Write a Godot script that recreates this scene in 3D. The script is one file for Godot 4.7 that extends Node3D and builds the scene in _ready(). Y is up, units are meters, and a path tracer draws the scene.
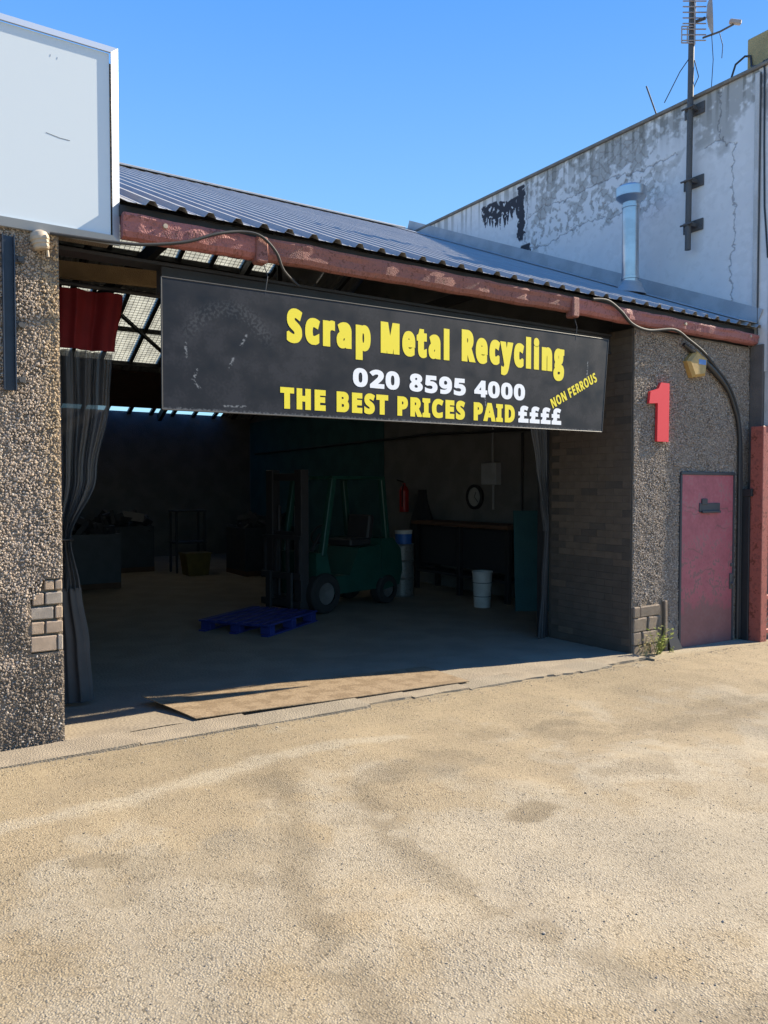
extends Node3D

# ---------------------------------------------------------------- mesh building
class MB:
	var v := PackedVector3Array()
	var n := PackedVector3Array()
	var uv := PackedVector2Array()
	var c := PackedColorArray()
	var idx := PackedInt32Array()
	var col := Color(1, 1, 1)
	func vert(p: Vector3, nn: Vector3, t := Vector2.ZERO) -> int:
		v.append(p); n.append(nn); uv.append(t); c.append(col)
		return v.size() - 1
	func tri(a: int, b: int, d: int) -> void:   # counter-clockwise seen from outside
		idx.append(a); idx.append(d); idx.append(b)
	func face(pts: Array, out := Vector3.ZERO, uvs := []) -> void:   # convex polygon
		var nn: Vector3 = (pts[1] - pts[0]).cross(pts[2] - pts[0])
		if nn.length() < 1e-12 and pts.size() > 3:
			nn = (pts[2] - pts[0]).cross(pts[3] - pts[0])
		nn = nn.normalized()
		var p := pts.duplicate()
		var u := uvs.duplicate()
		if out != Vector3.ZERO and nn.dot(out) < 0.0:
			p.reverse(); u.reverse(); nn = -nn
		var base := v.size()
		for i in p.size():
			vert(p[i], nn, u[i] if u.size() else Vector2.ZERO)
		for i in range(1, p.size() - 1):
			tri(base, base + i, base + i + 1)
	func box(ctr: Vector3, size: Vector3, b := Basis(), bev := 0.0) -> void:
		var h := size / 2.0
		bev = minf(bev, minf(h.x, minf(h.y, h.z)) * 0.45)
		var pt := func(s: Vector3, ax: int) -> Vector3:
			var q := Vector3(s.x * h.x, s.y * h.y, s.z * h.z)
			for k in 3:
				if k != ax:
					q[k] -= s[k] * bev
			return ctr + b * q
		for ax in 3:
			for sg in [-1.0, 1.0]:
				var o := Vector3.ZERO
				o[ax] = sg
				var a1 := (ax + 1) % 3
				var a2 := (ax + 2) % 3
				var ps := []
				for q in [[-1, -1], [1, -1], [1, 1], [-1, 1]]:
					var s := o
					s[a1] = q[0]; s[a2] = q[1]
					ps.append(pt.call(s, ax))
				face(ps, b * o)
		if bev > 0.0:
			for ax in 3:
				var a1 := (ax + 1) % 3
				var a2 := (ax + 2) % 3
				for q in [[-1, -1], [1, -1], [1, 1], [-1, 1]]:
					var s := Vector3.ZERO
					s[a1] = q[0]; s[a2] = q[1]
					var sm := s; sm[ax] = -1
					var sp := s; sp[ax] = 1
					face([pt.call(sm, a1), pt.call(sp, a1), pt.call(sp, a2), pt.call(sm, a2)], b * s)
			for sx in [-1, 1]:
				for sy in [-1, 1]:
					for sz in [-1, 1]:
						var s := Vector3(sx, sy, sz)
						face([pt.call(s, 0), pt.call(s, 1), pt.call(s, 2)], b * s)
	func span(lo: Vector3, hi: Vector3, bev := 0.0) -> void:
		box((lo + hi) / 2.0, hi - lo, Basis(), bev)
	func bar(a: Vector3, b: Vector3, w: float, h: float, up := Vector3.UP, bev := 0.0) -> void:
		var f := (b - a).normalized()
		if absf(f.dot(up)) > 0.98:
			up = Vector3.RIGHT
		var r := f.cross(up).normalized()
		var u := r.cross(f).normalized()
		box((a + b) / 2.0, Vector3(w, h, a.distance_to(b)), Basis(r, u, -f), bev)
	func tube(pts: Array, rad, sides := 8, caps := true) -> void:
		var rings := []
		var prev_r := Vector3.ZERO
		for i in pts.size():
			var f: Vector3
			if i == 0: f = pts[1] - pts[0]
			elif i == pts.size() - 1: f = pts[i] - pts[i - 1]
			else: f = (pts[i + 1] - pts[i]).normalized() + (pts[i] - pts[i - 1]).normalized()
			f = f.normalized()
			var r: Vector3
			if prev_r == Vector3.ZERO:
				r = f.cross(Vector3.UP if absf(f.y) < 0.9 else Vector3.RIGHT).normalized()
			else:
				r = (prev_r - f * prev_r.dot(f)).normalized()
			prev_r = r
			var u := r.cross(f)
			var rr: float = rad[i] if rad is Array else rad
			var ring := []
			for k in sides + 1:
				var an := TAU * k / sides
				var d := r * cos(an) + u * sin(an)
				ring.append(vert(pts[i] + d * rr, d, Vector2(float(k) / sides, i)))
			rings.append(ring)
			if i > 0:
				for k in sides:
					var a0: int = rings[i - 1][k]
					var a1: int = rings[i - 1][k + 1]
					var b0: int = rings[i][k]
					var b1: int = rings[i][k + 1]
					var nn := (v[a1] - v[a0]).cross(v[b0] - v[a0])
					if nn.dot(n[a0]) > 0.0:
						tri(a0, a1, b1); tri(a0, b1, b0)
					else:
						tri(a0, b1, a1); tri(a0, b0, b1)
			if caps and (i == 0 or i == pts.size() - 1):
				var ps := []
				for k in sides:
					ps.append(v[ring[k]])
				face(ps, -f if i == 0 else f)
	func lathe(ctr: Vector3, prof: Array, sides := 16, b := Basis()) -> void:   # prof: [r, y] going up
		for i in prof.size() - 1:
			for k in sides:
				var a0 := TAU * k / sides
				var a1 := TAU * (k + 1) / sides
				var p := func(j: int, an: float) -> Vector3:
					return ctr + b * Vector3(prof[j][0] * cos(an), prof[j][1], prof[j][0] * sin(an))
				var d := Vector2(prof[i + 1][0] - prof[i][0], prof[i + 1][1] - prof[i][1])
				if d.length() < 1e-6: continue
				d = d.normalized()
				var nr := func(an: float) -> Vector3:
					return b * Vector3(d.y * cos(an), -d.x, d.y * sin(an))
				var q := [vert(p.call(i, a0), nr.call(a0)), vert(p.call(i, a1), nr.call(a1)), vert(p.call(i + 1, a1), nr.call(a1)), vert(p.call(i + 1, a0), nr.call(a0))]
				tri(q[0], q[2], q[1]); tri(q[0], q[3], q[2])
	func prism(poly: Array, a: Vector3, ex: Vector3, ey: Vector3, ez: Vector3) -> void:   # polygon of Vector2 in ex,ey at a, pushed along ez
		var pv := PackedVector2Array(poly)
		var t := Geometry2D.triangulate_polygon(pv)
		for s in 2:
			var o := ez * (-1.0 if s == 0 else 1.0)
			for i in range(0, t.size(), 3):
				var ps := []
				for k in 3:
					var q: Vector2 = pv[t[i + k]]
					ps.append(a + ex * q.x + ey * q.y + (ez if s == 1 else Vector3.ZERO))
				face(ps, o)
		var area := 0.0
		for i in pv.size():
			area += pv[i].cross(pv[(i + 1) % pv.size()])
		for i in pv.size():
			var p0 := pv[i]
			var p1 := pv[(i + 1) % pv.size()]
			var e := p1 - p0
			var o2 := Vector2(e.y, -e.x) * signf(area)
			var w0 := a + ex * p0.x + ey * p0.y
			var w1 := a + ex * p1.x + ey * p1.y
			face([w0, w1, w1 + ez, w0 + ez], ex * o2.x + ey * o2.y)
	func grid(nu: int, nv: int, f: Callable, uvf = null) -> void:   # smooth sheet; f(u, v) -> point; outside is du x dv
		var base := v.size()
		for j in nv + 1:
			for i in nu + 1:
				var a := float(i) / nu
				var b2 := float(j) / nv
				var e := 0.002
				var du: Vector3 = f.call(minf(a + e, 1.0), b2) - f.call(maxf(a - e, 0.0), b2)
				var dv: Vector3 = f.call(a, minf(b2 + e, 1.0)) - f.call(a, maxf(b2 - e, 0.0))
				vert(f.call(a, b2), du.cross(dv).normalized(), uvf.call(a, b2) if uvf != null else Vector2(a, b2))
		for j in nv:
			for i in nu:
				var q := base + j * (nu + 1) + i
				tri(q, q + 1, q + nu + 2); tri(q, q + nu + 2, q + nu + 1)
	func mesh() -> ArrayMesh:
		var arr := []
		arr.resize(Mesh.ARRAY_MAX)
		arr[Mesh.ARRAY_VERTEX] = v
		arr[Mesh.ARRAY_NORMAL] = n
		arr[Mesh.ARRAY_TEX_UV] = uv
		arr[Mesh.ARRAY_COLOR] = c
		arr[Mesh.ARRAY_INDEX] = idx
		var m := ArrayMesh.new()
		m.add_surface_from_arrays(Mesh.PRIMITIVE_TRIANGLES, arr)
		return m

var M := {}
var taken := {}
var rng := RandomNumberGenerator.new()

func numbered(called: String) -> String:
	if not taken.has(called):
		taken[called] = 0
		return called
	taken[called] += 1
	return "%s_%03d" % [called, taken[called]]

func obj(called: String, mesh, m: Material, parent: Node = self) -> MeshInstance3D:
	var o := MeshInstance3D.new()
	o.mesh = mesh.mesh() if mesh is MB else mesh
	o.name = numbered(called) if parent == self else called
	o.material_override = m
	parent.add_child(o, true)
	return o

func thing(called: String, label: String, category: String, at := Vector3.ZERO, group := "") -> Node3D:
	var o := Node3D.new()
	o.name = numbered(called)
	add_child(o)
	o.position = at
	return tag(o, label, category, group)

func tag(o: Node3D, label: String, category: String, group := "") -> Node3D:
	o.set_meta("label", label)
	o.set_meta("category", category)
	if group != "":
		o.set_meta("group", group)
	return o

func part(called: String, parent: Node, at := Vector3.ZERO) -> Node3D:
	var o := Node3D.new()
	o.name = called
	parent.add_child(o, true)
	o.position = at
	return o

func structure(o: Node3D) -> Node3D:
	o.set_meta("kind", "structure")
	return o

func stuff(o: Node3D) -> Node3D:
	o.set_meta("kind", "stuff")
	return o

# ---------------------------------------------------------------- textures
func noise(kind: int, freq: float, sd: int, oct := 3, fractal := FastNoiseLite.FRACTAL_FBM) -> FastNoiseLite:
	var f := FastNoiseLite.new()
	f.noise_type = kind
	f.frequency = freq
	f.seed = sd
	f.fractal_type = fractal if oct > 1 else FastNoiseLite.FRACTAL_NONE
	f.fractal_octaves = oct
	return f

func bytes_of(f: FastNoiseLite, w: int, h: int) -> PackedByteArray:
	var im := f.get_seamless_image(w, h, false, false, 0.1, true)
	im.convert(Image.FORMAT_L8)
	return im.get_data()

func tex_from(bytes: PackedByteArray, w: int, h: int, fmt := Image.FORMAT_RGB8) -> ImageTexture:
	return ImageTexture.create_from_image(Image.create_from_data(w, h, false, fmt, bytes))

func s8(x: float) -> int:   # linear value -> sRGB byte
	x = clampf(x, 0.0, 1.0)
	return int(clampf((12.92 * x if x < 0.0031308 else 1.055 * pow(x, 1.0 / 2.4) - 0.055) * 255.0 + 0.5, 0, 255))

var lut := PackedByteArray()
func put3(b: PackedByteArray, at: int, r: float, g: float, bl: float) -> void:
	b[at] = lut[clampi(int(r * 1023.0), 0, 1023)]
	b[at + 1] = lut[clampi(int(g * 1023.0), 0, 1023)]
	b[at + 2] = lut[clampi(int(bl * 1023.0), 0, 1023)]

func lin(r: float, g: float, b: float, a := 1.0) -> Color:
	var k := Color(r, g, b, a).linear_to_srgb()
	return k

var T := {}
func make_textures() -> void:
	lut.resize(1024)
	for i in 1024:
		lut[i] = s8(i / 1023.0)
	# mottle: patches with fine grain, a multiplier from 0.45 to 1
	var w := 512
	var a := bytes_of(noise(FastNoiseLite.TYPE_SIMPLEX, 0.006, 11, 6), w, w)
	var g := bytes_of(noise(FastNoiseLite.TYPE_SIMPLEX, 0.12, 12, 3), w, w)
	var b := PackedByteArray(); b.resize(w * w * 3)
	for i in w * w:
		var k := 0.74 + 0.26 * (0.6 * smoothstep(60, 200, a[i]) + 0.4 * g[i] / 255.0)
		put3(b, i * 3, k, k * 0.985, k * 0.965)
	T.mottle = tex_from(b, w, w)
	T.grain = tex_from(g, w, w, Image.FORMAT_L8)
	# rust over paint: colour multiplier, with brown islands
	var r1 := bytes_of(noise(FastNoiseLite.TYPE_SIMPLEX, 0.014, 21, 5), w, w)
	var r2 := bytes_of(noise(FastNoiseLite.TYPE_SIMPLEX, 0.06, 22, 4), w, w)
	for i in w * w:
		var f := smoothstep(176, 190, r1[i] * 0.6 + r2[i] * 0.5) * 0.8
		var sh := 0.8 + 0.2 * r2[i] / 255.0 + 0.12 * (r1[i] / 255.0 - 0.5)
		var dk := smoothstep(95, 50, r1[i] * 0.7 + r2[i] * 0.3) * 0.7
		put3(b, i * 3, lerpf(sh, 0.34, f) * (1.0 - 0.35 * dk), lerpf(sh, 0.30, f) * (1.0 - 0.25 * dk), lerpf(sh, 0.22, f) * (1.0 - 0.2 * dk))
	T.rust = tex_from(b, w, w)
	# asphalt chippings
	w = 1024
	var cn := noise(FastNoiseLite.TYPE_CELLULAR, 0.17, 31, 1)
	cn.cellular_return_type = FastNoiseLite.RETURN_DISTANCE
	var cd := bytes_of(cn, w, w)
	cn.cellular_return_type = FastNoiseLite.RETURN_CELL_VALUE
	var cv := bytes_of(cn, w, w)
	var lo := bytes_of(noise(FastNoiseLite.TYPE_SIMPLEX, 0.025, 33, 4), w, w)
	b = PackedByteArray(); b.resize(w * w * 3)
	var hb := PackedByteArray(); hb.resize(w * w)
	for i in w * w:
		var cellv := cv[i] / 255.0
		var d := cd[i] / 255.0
		var l := lo[i] / 255.0
		var fill := smoothstep(0.35, 0.75, l)            # fine dust fills the gaps between the stones
		var stone := 0.64 + 0.36 * cellv
		if cellv < 0.03: stone *= 0.5
		var gap := smoothstep(0.5, 0.85, d) * (1.0 - 0.6 * fill)
		var k := lerpf(stone, 0.34, gap)
		k = lerpf(k, 0.82, 0.3 * fill)
		put3(b, i * 3, k, k * (0.96 + 0.04 * cellv), k * (0.9 + 0.1 * cellv))
		hb[i] = int(clampf((1.0 - d) * (0.5 + 0.5 * cellv) * (1.0 - 0.5 * fill) + 0.3 * l, 0, 1) * 255.0)
	T.chip = tex_from(b, w, w)
	T.chip_h = tex_from(hb, w, w, Image.FORMAT_L8)
	yard_stains()
	neighbour_paint()
	banner_skin()
	plate_skin()
	door_skin()

func door_skin() -> void:   # faded red paint, scuffed bare and dirty near the foot; 0.94 m x 1.915 m
	var w := 256
	var h := 512
	var a := bytes_of(noise(FastNoiseLite.TYPE_SIMPLEX, 0.012, 75, 6), w, h)
	var g := bytes_of(noise(FastNoiseLite.TYPE_SIMPLEX, 0.06, 76, 5), w, h)
	var b := PackedByteArray(); b.resize(w * h * 3)
	var scr := [[Vector2(0.05, 1.52), Vector2(0.5, 1.46)], [Vector2(0.1, 1.1), Vector2(0.35, 1.04)], [Vector2(0.6, 1.3), Vector2(0.85, 1.33)], [Vector2(0.2, 0.82), Vector2(0.55, 0.86), Vector2(0.6, 0.8)], [Vector2(0.45, 0.7), Vector2(0.9, 0.62)], [Vector2(0.02, 1.6), Vector2(0.3, 1.545), Vector2(0.93, 1.5)]]
	for j in h:
		for i in w:
			var at := j * w + i
			var x := 0.94 * i / w
			var y := 1.915 * (1.0 - float(j) / h)
			var n1 := a[at] / 255.0
			var n2 := g[at] / 255.0
			var k := 0.85 + 0.3 * (n1 - 0.5) + 0.2 * (n2 - 0.5)
			var r := 0.47 * k
			var gr := 0.12 * k
			var bl := 0.14 * k
			var pale := smoothstep(0.56, 0.7, n1 * 0.5 + n2 * 0.5) * 0.5
			r = lerpf(r, 0.36, pale); gr = lerpf(gr, 0.17, pale); bl = lerpf(bl, 0.17, pale)
			var dirt := smoothstep(0.4, 0.74, n1 * 0.45 + n2 * 0.25 + 0.62 * smoothstep(0.75, 0.1, y))
			var scuff := smoothstep(0.55, 0.66, n2 * 0.6 + n1 * 0.4) * smoothstep(1.5, 0.9, y) * 0.6
			var q := Vector2(x + (n2 - 0.5) * 0.06, y + (n1 - 0.5) * 0.1)
			for line in scr:
				scuff = maxf(scuff, smoothstep(0.012, 0.003, seg_d(q, line)) * 0.55)
			var f := clampf(maxf(dirt * 0.65, scuff), 0, 1)
			put3(b, at * 3, lerpf(r, 0.12, f), lerpf(gr, 0.08, f), lerpf(bl, 0.065, f))
	T.door = tex_from(b, w, h)

func blob(px: float, pz: float, cx: float, cz: float, rx: float, rz: float, wob: float) -> float:
	var d := Vector2((px - cx) / rx, (pz - cz) / rz).length() + wob
	return smoothstep(1.0, 0.55, d)

func seg_d(p: Vector2, line: Array) -> float:
	var best := 1e9
	for i in line.size() - 1:
		best = minf(best, p.distance_to(Geometry2D.get_closest_point_to_segment(p, line[i], line[i + 1])))
	return best

func yard_stains() -> void:   # dirt, oil and tyre marks on the yard: 16 m x 16 m from (-6, -2)
	var w := 1024
	var a := bytes_of(noise(FastNoiseLite.TYPE_SIMPLEX, 0.006, 41, 5), w, w)
	var g := bytes_of(noise(FastNoiseLite.TYPE_SIMPLEX, 0.04, 42, 7), w, w)
	var q := bytes_of(noise(FastNoiseLite.TYPE_SIMPLEX, 0.011, 43, 5), w, w)
	var b := PackedByteArray(); b.resize(w * w * 3)
	var track := [Vector2(1.9, 1.2), Vector2(1.75, 1.7), Vector2(1.45, 2.3), Vector2(1.3, 3.0), Vector2(1.3, 4.2)]
	var track2 := [Vector2(2.25, 1.55), Vector2(2.0, 2.3), Vector2(2.0, 3.0), Vector2(2.2, 4.2)]
	var track3 := [Vector2(3.4, 1.2), Vector2(4.6, 1.75), Vector2(6.4, 1.9)]
	var wear := [Vector2(0.2, 1.25), Vector2(1.08, 1.14), Vector2(1.99, 0.93), Vector2(2.91, 1.0)]
	for j in w:
		for i in w:
			var at := j * w + i
			var x := -6.0 + 16.0 * i / w
			var z := -2.0 + 16.0 * j / w
			var n1 := a[at] / 255.0
			var n2 := g[at] / 255.0
			var n3 := q[at] / 255.0
			var wob := (n2 - 0.5) * 1.1
			var k := 0.87 + 0.13 * smoothstep(0.25, 0.7, n1)
			k *= 0.95 + 0.05 * smoothstep(0.35, 0.6, n2)
			var warm := smoothstep(0.5, 0.75, n3) * 0.35
			var soil := smoothstep(0.42, 0.62, n3 * 0.5 + n2 * 0.3 + 0.35 * smoothstep(2.8, 0.7, z)) * smoothstep(0.1, 0.3, z)
			k *= 1.0 - 0.13 * soil
			warm = maxf(warm, 0.8 * soil)
			var dark := 0.0
			if z > 0.2 and z < 5.0 and x > -1.0 and x < 9.0:
				dark = maxf(dark, 0.75 * blob(x, z, 0.76, 1.76, 0.13, 0.1, wob))
				dark = maxf(dark, 0.35 * blob(x, z, 0.95, 1.95, 0.35, 0.22, wob))
				dark = maxf(dark, 0.8 * blob(x, z, 2.77, 2.38, 0.2, 0.13, wob))
				dark = maxf(dark, 0.45 * blob(x, z, 3.82, 2.25, 0.32, 0.2, wob))
				dark = maxf(dark, 0.6 * blob(x, z, 4.05, 1.3, 0.3, 0.12, wob))
				dark = maxf(dark, 0.5 * blob(x, z, 4.4, 1.25, 0.16, 0.08, wob))
				dark = maxf(dark, 0.5 * blob(x, z, 2.76, 1.55, 0.5, 0.22, wob))
				dark = maxf(dark, 0.6 * blob(x, z, 2.3, 3.95, 0.3, 0.2, wob))
				dark = maxf(dark, 0.45 * blob(x, z, 1.4, 2.0, 0.5, 0.3, wob))
				dark = maxf(dark, 0.45 * blob(x, z, 5.6, 1.6, 0.5, 0.14, wob))
				var p := Vector2(x, z)
				dark = maxf(dark, 0.62 * smoothstep(0.16, 0.03, seg_d(p, track) + wob * 0.12) * smoothstep(0.3, 0.6, n2 + 0.15))
				dark = maxf(dark, 0.55 * smoothstep(0.15, 0.03, seg_d(p, track2) + wob * 0.12) * smoothstep(0.3, 0.6, n2 + 0.1))
				dark = maxf(dark, 0.45 * smoothstep(0.2, 0.05, seg_d(p, track3) + wob * 0.14) * smoothstep(0.3, 0.6, n2 + 0.1))
				var wr := smoothstep(0.11, 0.02, seg_d(p, wear) + wob * 0.08)
				k = lerpf(k, 1.0, wr * 0.8)
				warm *= 1.0 - wr
			k *= 1.0 - 0.42 * dark
			warm = maxf(warm, dark * 0.85)
			put3(b, at * 3, k, k * (1.0 - 0.08 * warm), k * (1.0 - 0.22 * warm))
	T.stain = tex_from(b, w, w)

func neighbour_paint() -> void:   # old white paint on the neighbour's side wall: z 0.2..-7.8, y 7..3
	var w := 1024
	var h := 512
	var a := bytes_of(noise(FastNoiseLite.TYPE_SIMPLEX, 0.01, 51, 5), w, h)
	var g := bytes_of(noise(FastNoiseLite.TYPE_SIMPLEX, 0.05, 52, 5), w, h)
	var cn := noise(FastNoiseLite.TYPE_CELLULAR, 0.07, 53, 1)
	cn.cellular_return_type = FastNoiseLite.RETURN_DISTANCE2_SUB
	cn.domain_warp_enabled = true
	cn.domain_warp_amplitude = 18.0
	cn.domain_warp_frequency = 0.02
	var ck := bytes_of(cn, w, h)
	var b := PackedByteArray(); b.resize(w * h * 3)
	var hb := PackedByteArray(); hb.resize(w * h)
	var cracks := [
		[Vector2(-0.44, 6.5), Vector2(-0.4, 6.25), Vector2(-0.45, 6.0), Vector2(-0.38, 5.86), Vector2(-0.24, 5.74), Vector2(-0.26, 5.3), Vector2(-0.23, 4.74), Vector2(-0.27, 4.2), Vector2(-0.25, 3.6)],
		[Vector2(-1.0, 5.93), Vector2(-1.6, 5.9), Vector2(-2.2, 5.99), Vector2(-2.9, 5.93), Vector2(-3.4, 5.98), Vector2(-3.75, 5.9)],
		[Vector2(-1.5, 5.55), Vector2(-2.0, 5.42), Vector2(-2.6, 5.5), Vector2(-3.3, 5.38), Vector2(-3.7, 5.42), Vector2(-4.6, 5.6), Vector2(-5.4, 5.75)],
		[Vector2(-0.62, 5.86), Vector2(-0.38, 5.88)],
		[Vector2(-3.76, 6.45), Vector2(-3.78, 5.3)],
	]
	for j in h:
		var y := 7.0 - 4.0 * j / h
		for i in w:
			var at := j * w + i
			var z := 0.2 - 8.0 * i / w
			var n1 := a[at] / 255.0
			var n2 := g[at] / 255.0
			var k := 0.66 + 0.1 * n1
			var r := k
			var gg := k * 0.985
			var bl := k * 0.955
			# bare grey render where the paint has weathered off, mostly in the upper band
			var band := smoothstep(5.75, 6.15, y + (n1 - 0.5) * 0.9) * smoothstep(-4.6, -3.6, z)
			var bare := smoothstep(0.42, 0.62, n2 * 0.55 + n1 * 0.5 + 0.2 * band - 0.07)
			var zone := smoothstep(-4.0, -3.5, z) * smoothstep(-0.9, -1.6, z) * smoothstep(5.2, 5.5, y + (n1 - 0.5) * 0.4)
			bare = maxf(bare * (0.15 + 0.85 * band), zone * smoothstep(0.52, 0.6, n2 * 0.7 + n1 * 0.3) * 0.9)
			r = lerpf(r, 0.27, bare * 0.7); gg = lerpf(gg, 0.26, bare * 0.7); bl = lerpf(bl, 0.23, bare * 0.7)
			# crazed paint
			var cz := smoothstep(34, 8, ck[at]) * (0.06 + 0.94 * zone) * smoothstep(0.4, 0.55, n1 * 0.6 + n2 * 0.4)
			r = lerpf(r, 0.2, cz * 0.55); gg = lerpf(gg, 0.175, cz * 0.55); bl = lerpf(bl, 0.15, cz * 0.55)
			# run marks below the coping
			var run := smoothstep(0.5, 0.7, a[(i * 5 % w) + (j / 5) * w] / 255.0) * smoothstep(5.9, 6.5, y)
			r *= 1.0 - 0.4 * run; gg *= 1.0 - 0.4 * run; bl *= 1.0 - 0.42 * run
			var p := Vector2(z, y + (n2 - 0.5) * 0.07)
			p.x += (n2 - 0.5) * 0.07 + (n1 - 0.5) * 0.06
			var cr := 0.0
			for line in cracks:
				cr = maxf(cr, smoothstep(0.011, 0.004, seg_d(p, line)))
			# tarry black patch
			var ragged: float = 5.98 + 0.34 * (a[(i * 9) % w + (j / 14) * w] / 255.0 - 0.5) + 0.25 * absf(z + 4.3)
			var tar := smoothstep(ragged, ragged + 0.03, y) * smoothstep(6.36, 6.3, y + 0.12 * (n1 - 0.5) + 0.12 * (z + 4.3)) * smoothstep(0.5, 0.44, absf(z + 4.38) + (n2 - 0.5) * 0.1)
			tar *= smoothstep(0.3, 0.42, n2 + 0.05)
			tar = maxf(tar, smoothstep(0.09, 0.05, absf(z + 3.9) + (n2 - 0.5) * 0.12) * smoothstep(5.5, 5.7, y) * smoothstep(6.5, 6.4, y))
			tar = maxf(tar, smoothstep(0.13, 0.07, absf(z + 3.82) + (n2 - 0.5) * 0.15) * smoothstep(5.2, 5.25, y) * smoothstep(5.55, 5.45, y))
			tar = smoothstep(0.25, 0.55, tar)
			var ink := maxf(cr * 0.5, tar)
			r = lerpf(r, 0.035, ink); gg = lerpf(gg, 0.035, ink); bl = lerpf(bl, 0.042, ink)
			put3(b, at * 3, r, gg, bl)
			hb[at] = int(clampf(0.55 + 0.25 * (n2 - 0.5) - 0.3 * bare - 0.5 * cz - 0.6 * cr - 0.15 * tar, 0, 1) * 255.0)
	T.wall = tex_from(b, w, h)
	T.wall_h = tex_from(hb, w, h, Image.FORMAT_L8)

func banner_skin() -> void:   # scuffed black panel, 4.48 m x 0.92 m
	var w := 1024
	var h := 210
	var a := bytes_of(noise(FastNoiseLite.TYPE_SIMPLEX, 0.012, 61, 5), w, h)
	var g := bytes_of(noise(FastNoiseLite.TYPE_SIMPLEX, 0.13, 62, 5), w, h)
	var b := PackedByteArray(); b.resize(w * h * 3)
	var rb := PackedByteArray(); rb.resize(w * h)
	var scr := [[Vector2(0.165, 0.48), Vector2(0.17, 0.38)], [Vector2(0.52, 0.4), Vector2(0.49, 0.33)], [Vector2(0.62, 0.58), Vector2(0.58, 0.5)], [Vector2(0.25, 0.3), Vector2(0.22, 0.22), Vector2(0.27, 0.16)], [Vector2(4.2, 0.68), Vector2(4.21, 0.52)], [Vector2(0.45, 0.045), Vector2(0.62, 0.05)], [Vector2(2.9, 0.3), Vector2(2.95, 0.1)]]
	for j in h:
		for i in w:
			var at := j * w + i
			var x := 4.48 * i / w
			var y := 0.92 * (1.0 - float(j) / h)
			var n1 := a[at] / 255.0
			var n2 := g[at] / 255.0
			var k := 0.009 + 0.006 * n1
			var dust := smoothstep(0.5, 0.75, n1 * 0.7 + n2 * 0.35) * 0.007
			var e := Vector2((x - 0.48) / 0.34, (y - 0.42) / 0.36)
			var el := e.length() + (n2 - 0.5) * 0.35
			var arc := smoothstep(0.22, 0.05, absf(el - 1.0)) * smoothstep(0.1, 0.55, e.y) * smoothstep(0.42, 0.62, n2)
			var sc := 0.0
			for line in scr:
				sc = maxf(sc, smoothstep(0.011, 0.002, seg_d(Vector2(x + (n2 - 0.5) * 0.03, y), line)) * smoothstep(0.35, 0.55, n2))
			var edge := smoothstep(0.02, 0.0, y + (n2 - 0.5) * 0.03) * 0.5
			var f := clampf(arc * 0.06 + sc * 0.45 + edge * 0.5, 0, 1)
			put3(b, at * 3, lerpf(k + dust, 0.4, f), lerpf(k * 1.2 + dust, 0.42, f), lerpf(k * 1.75 + dust, 0.43, f))
			rb[at] = int((0.4 + 0.25 * n1 + 0.2 * f) * 255.0)
	T.banner = tex_from(b, w, h)
	T.banner_r = tex_from(rb, w, h, Image.FORMAT_L8)

func plate_skin() -> void:
	var w := 512
	var a := bytes_of(noise(FastNoiseLite.TYPE_SIMPLEX, 0.012, 71, 5), w, w)
	var g := bytes_of(noise(FastNoiseLite.TYPE_SIMPLEX, 0.07, 72, 4), w, w)
	var b := PackedByteArray(); b.resize(w * w * 3)
	for i in w * w:
		var n1 := smoothstep(0.3, 0.65, a[i] / 255.0)
		var n2 := g[i] / 255.0
		var k := 0.8 + 0.35 * (n2 - 0.5)
		put3(b, i * 3, k * lerpf(0.25, 0.33, n1), k * lerpf(0.175, 0.24, n1), k * lerpf(0.1, 0.145, n1))
	T.plate = tex_from(b, w, w)

func mat(called: String, base: Color, rough := 0.85, tex := "mottle", scale := 0.6, metal := 0.0, bump := 0.0, bump_tex := "grain") -> StandardMaterial3D:
	var m := StandardMaterial3D.new()
	m.resource_name = called
	m.albedo_color = base
	m.roughness = rough
	m.metallic = metal
	if tex != "":
		m.albedo_texture = T[tex]
		m.uv1_triplanar = true
		m.uv1_world_triplanar = true
		m.uv1_scale = Vector3.ONE * scale
	if bump > 0.0:
		m.heightmap_enabled = true
		m.heightmap_texture = T[bump_tex]
		m.heightmap_scale = bump
		if tex == "":
			m.uv1_triplanar = true
			m.uv1_world_triplanar = true
			m.uv1_scale = Vector3.ONE * scale
	M[called] = m
	return m

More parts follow.
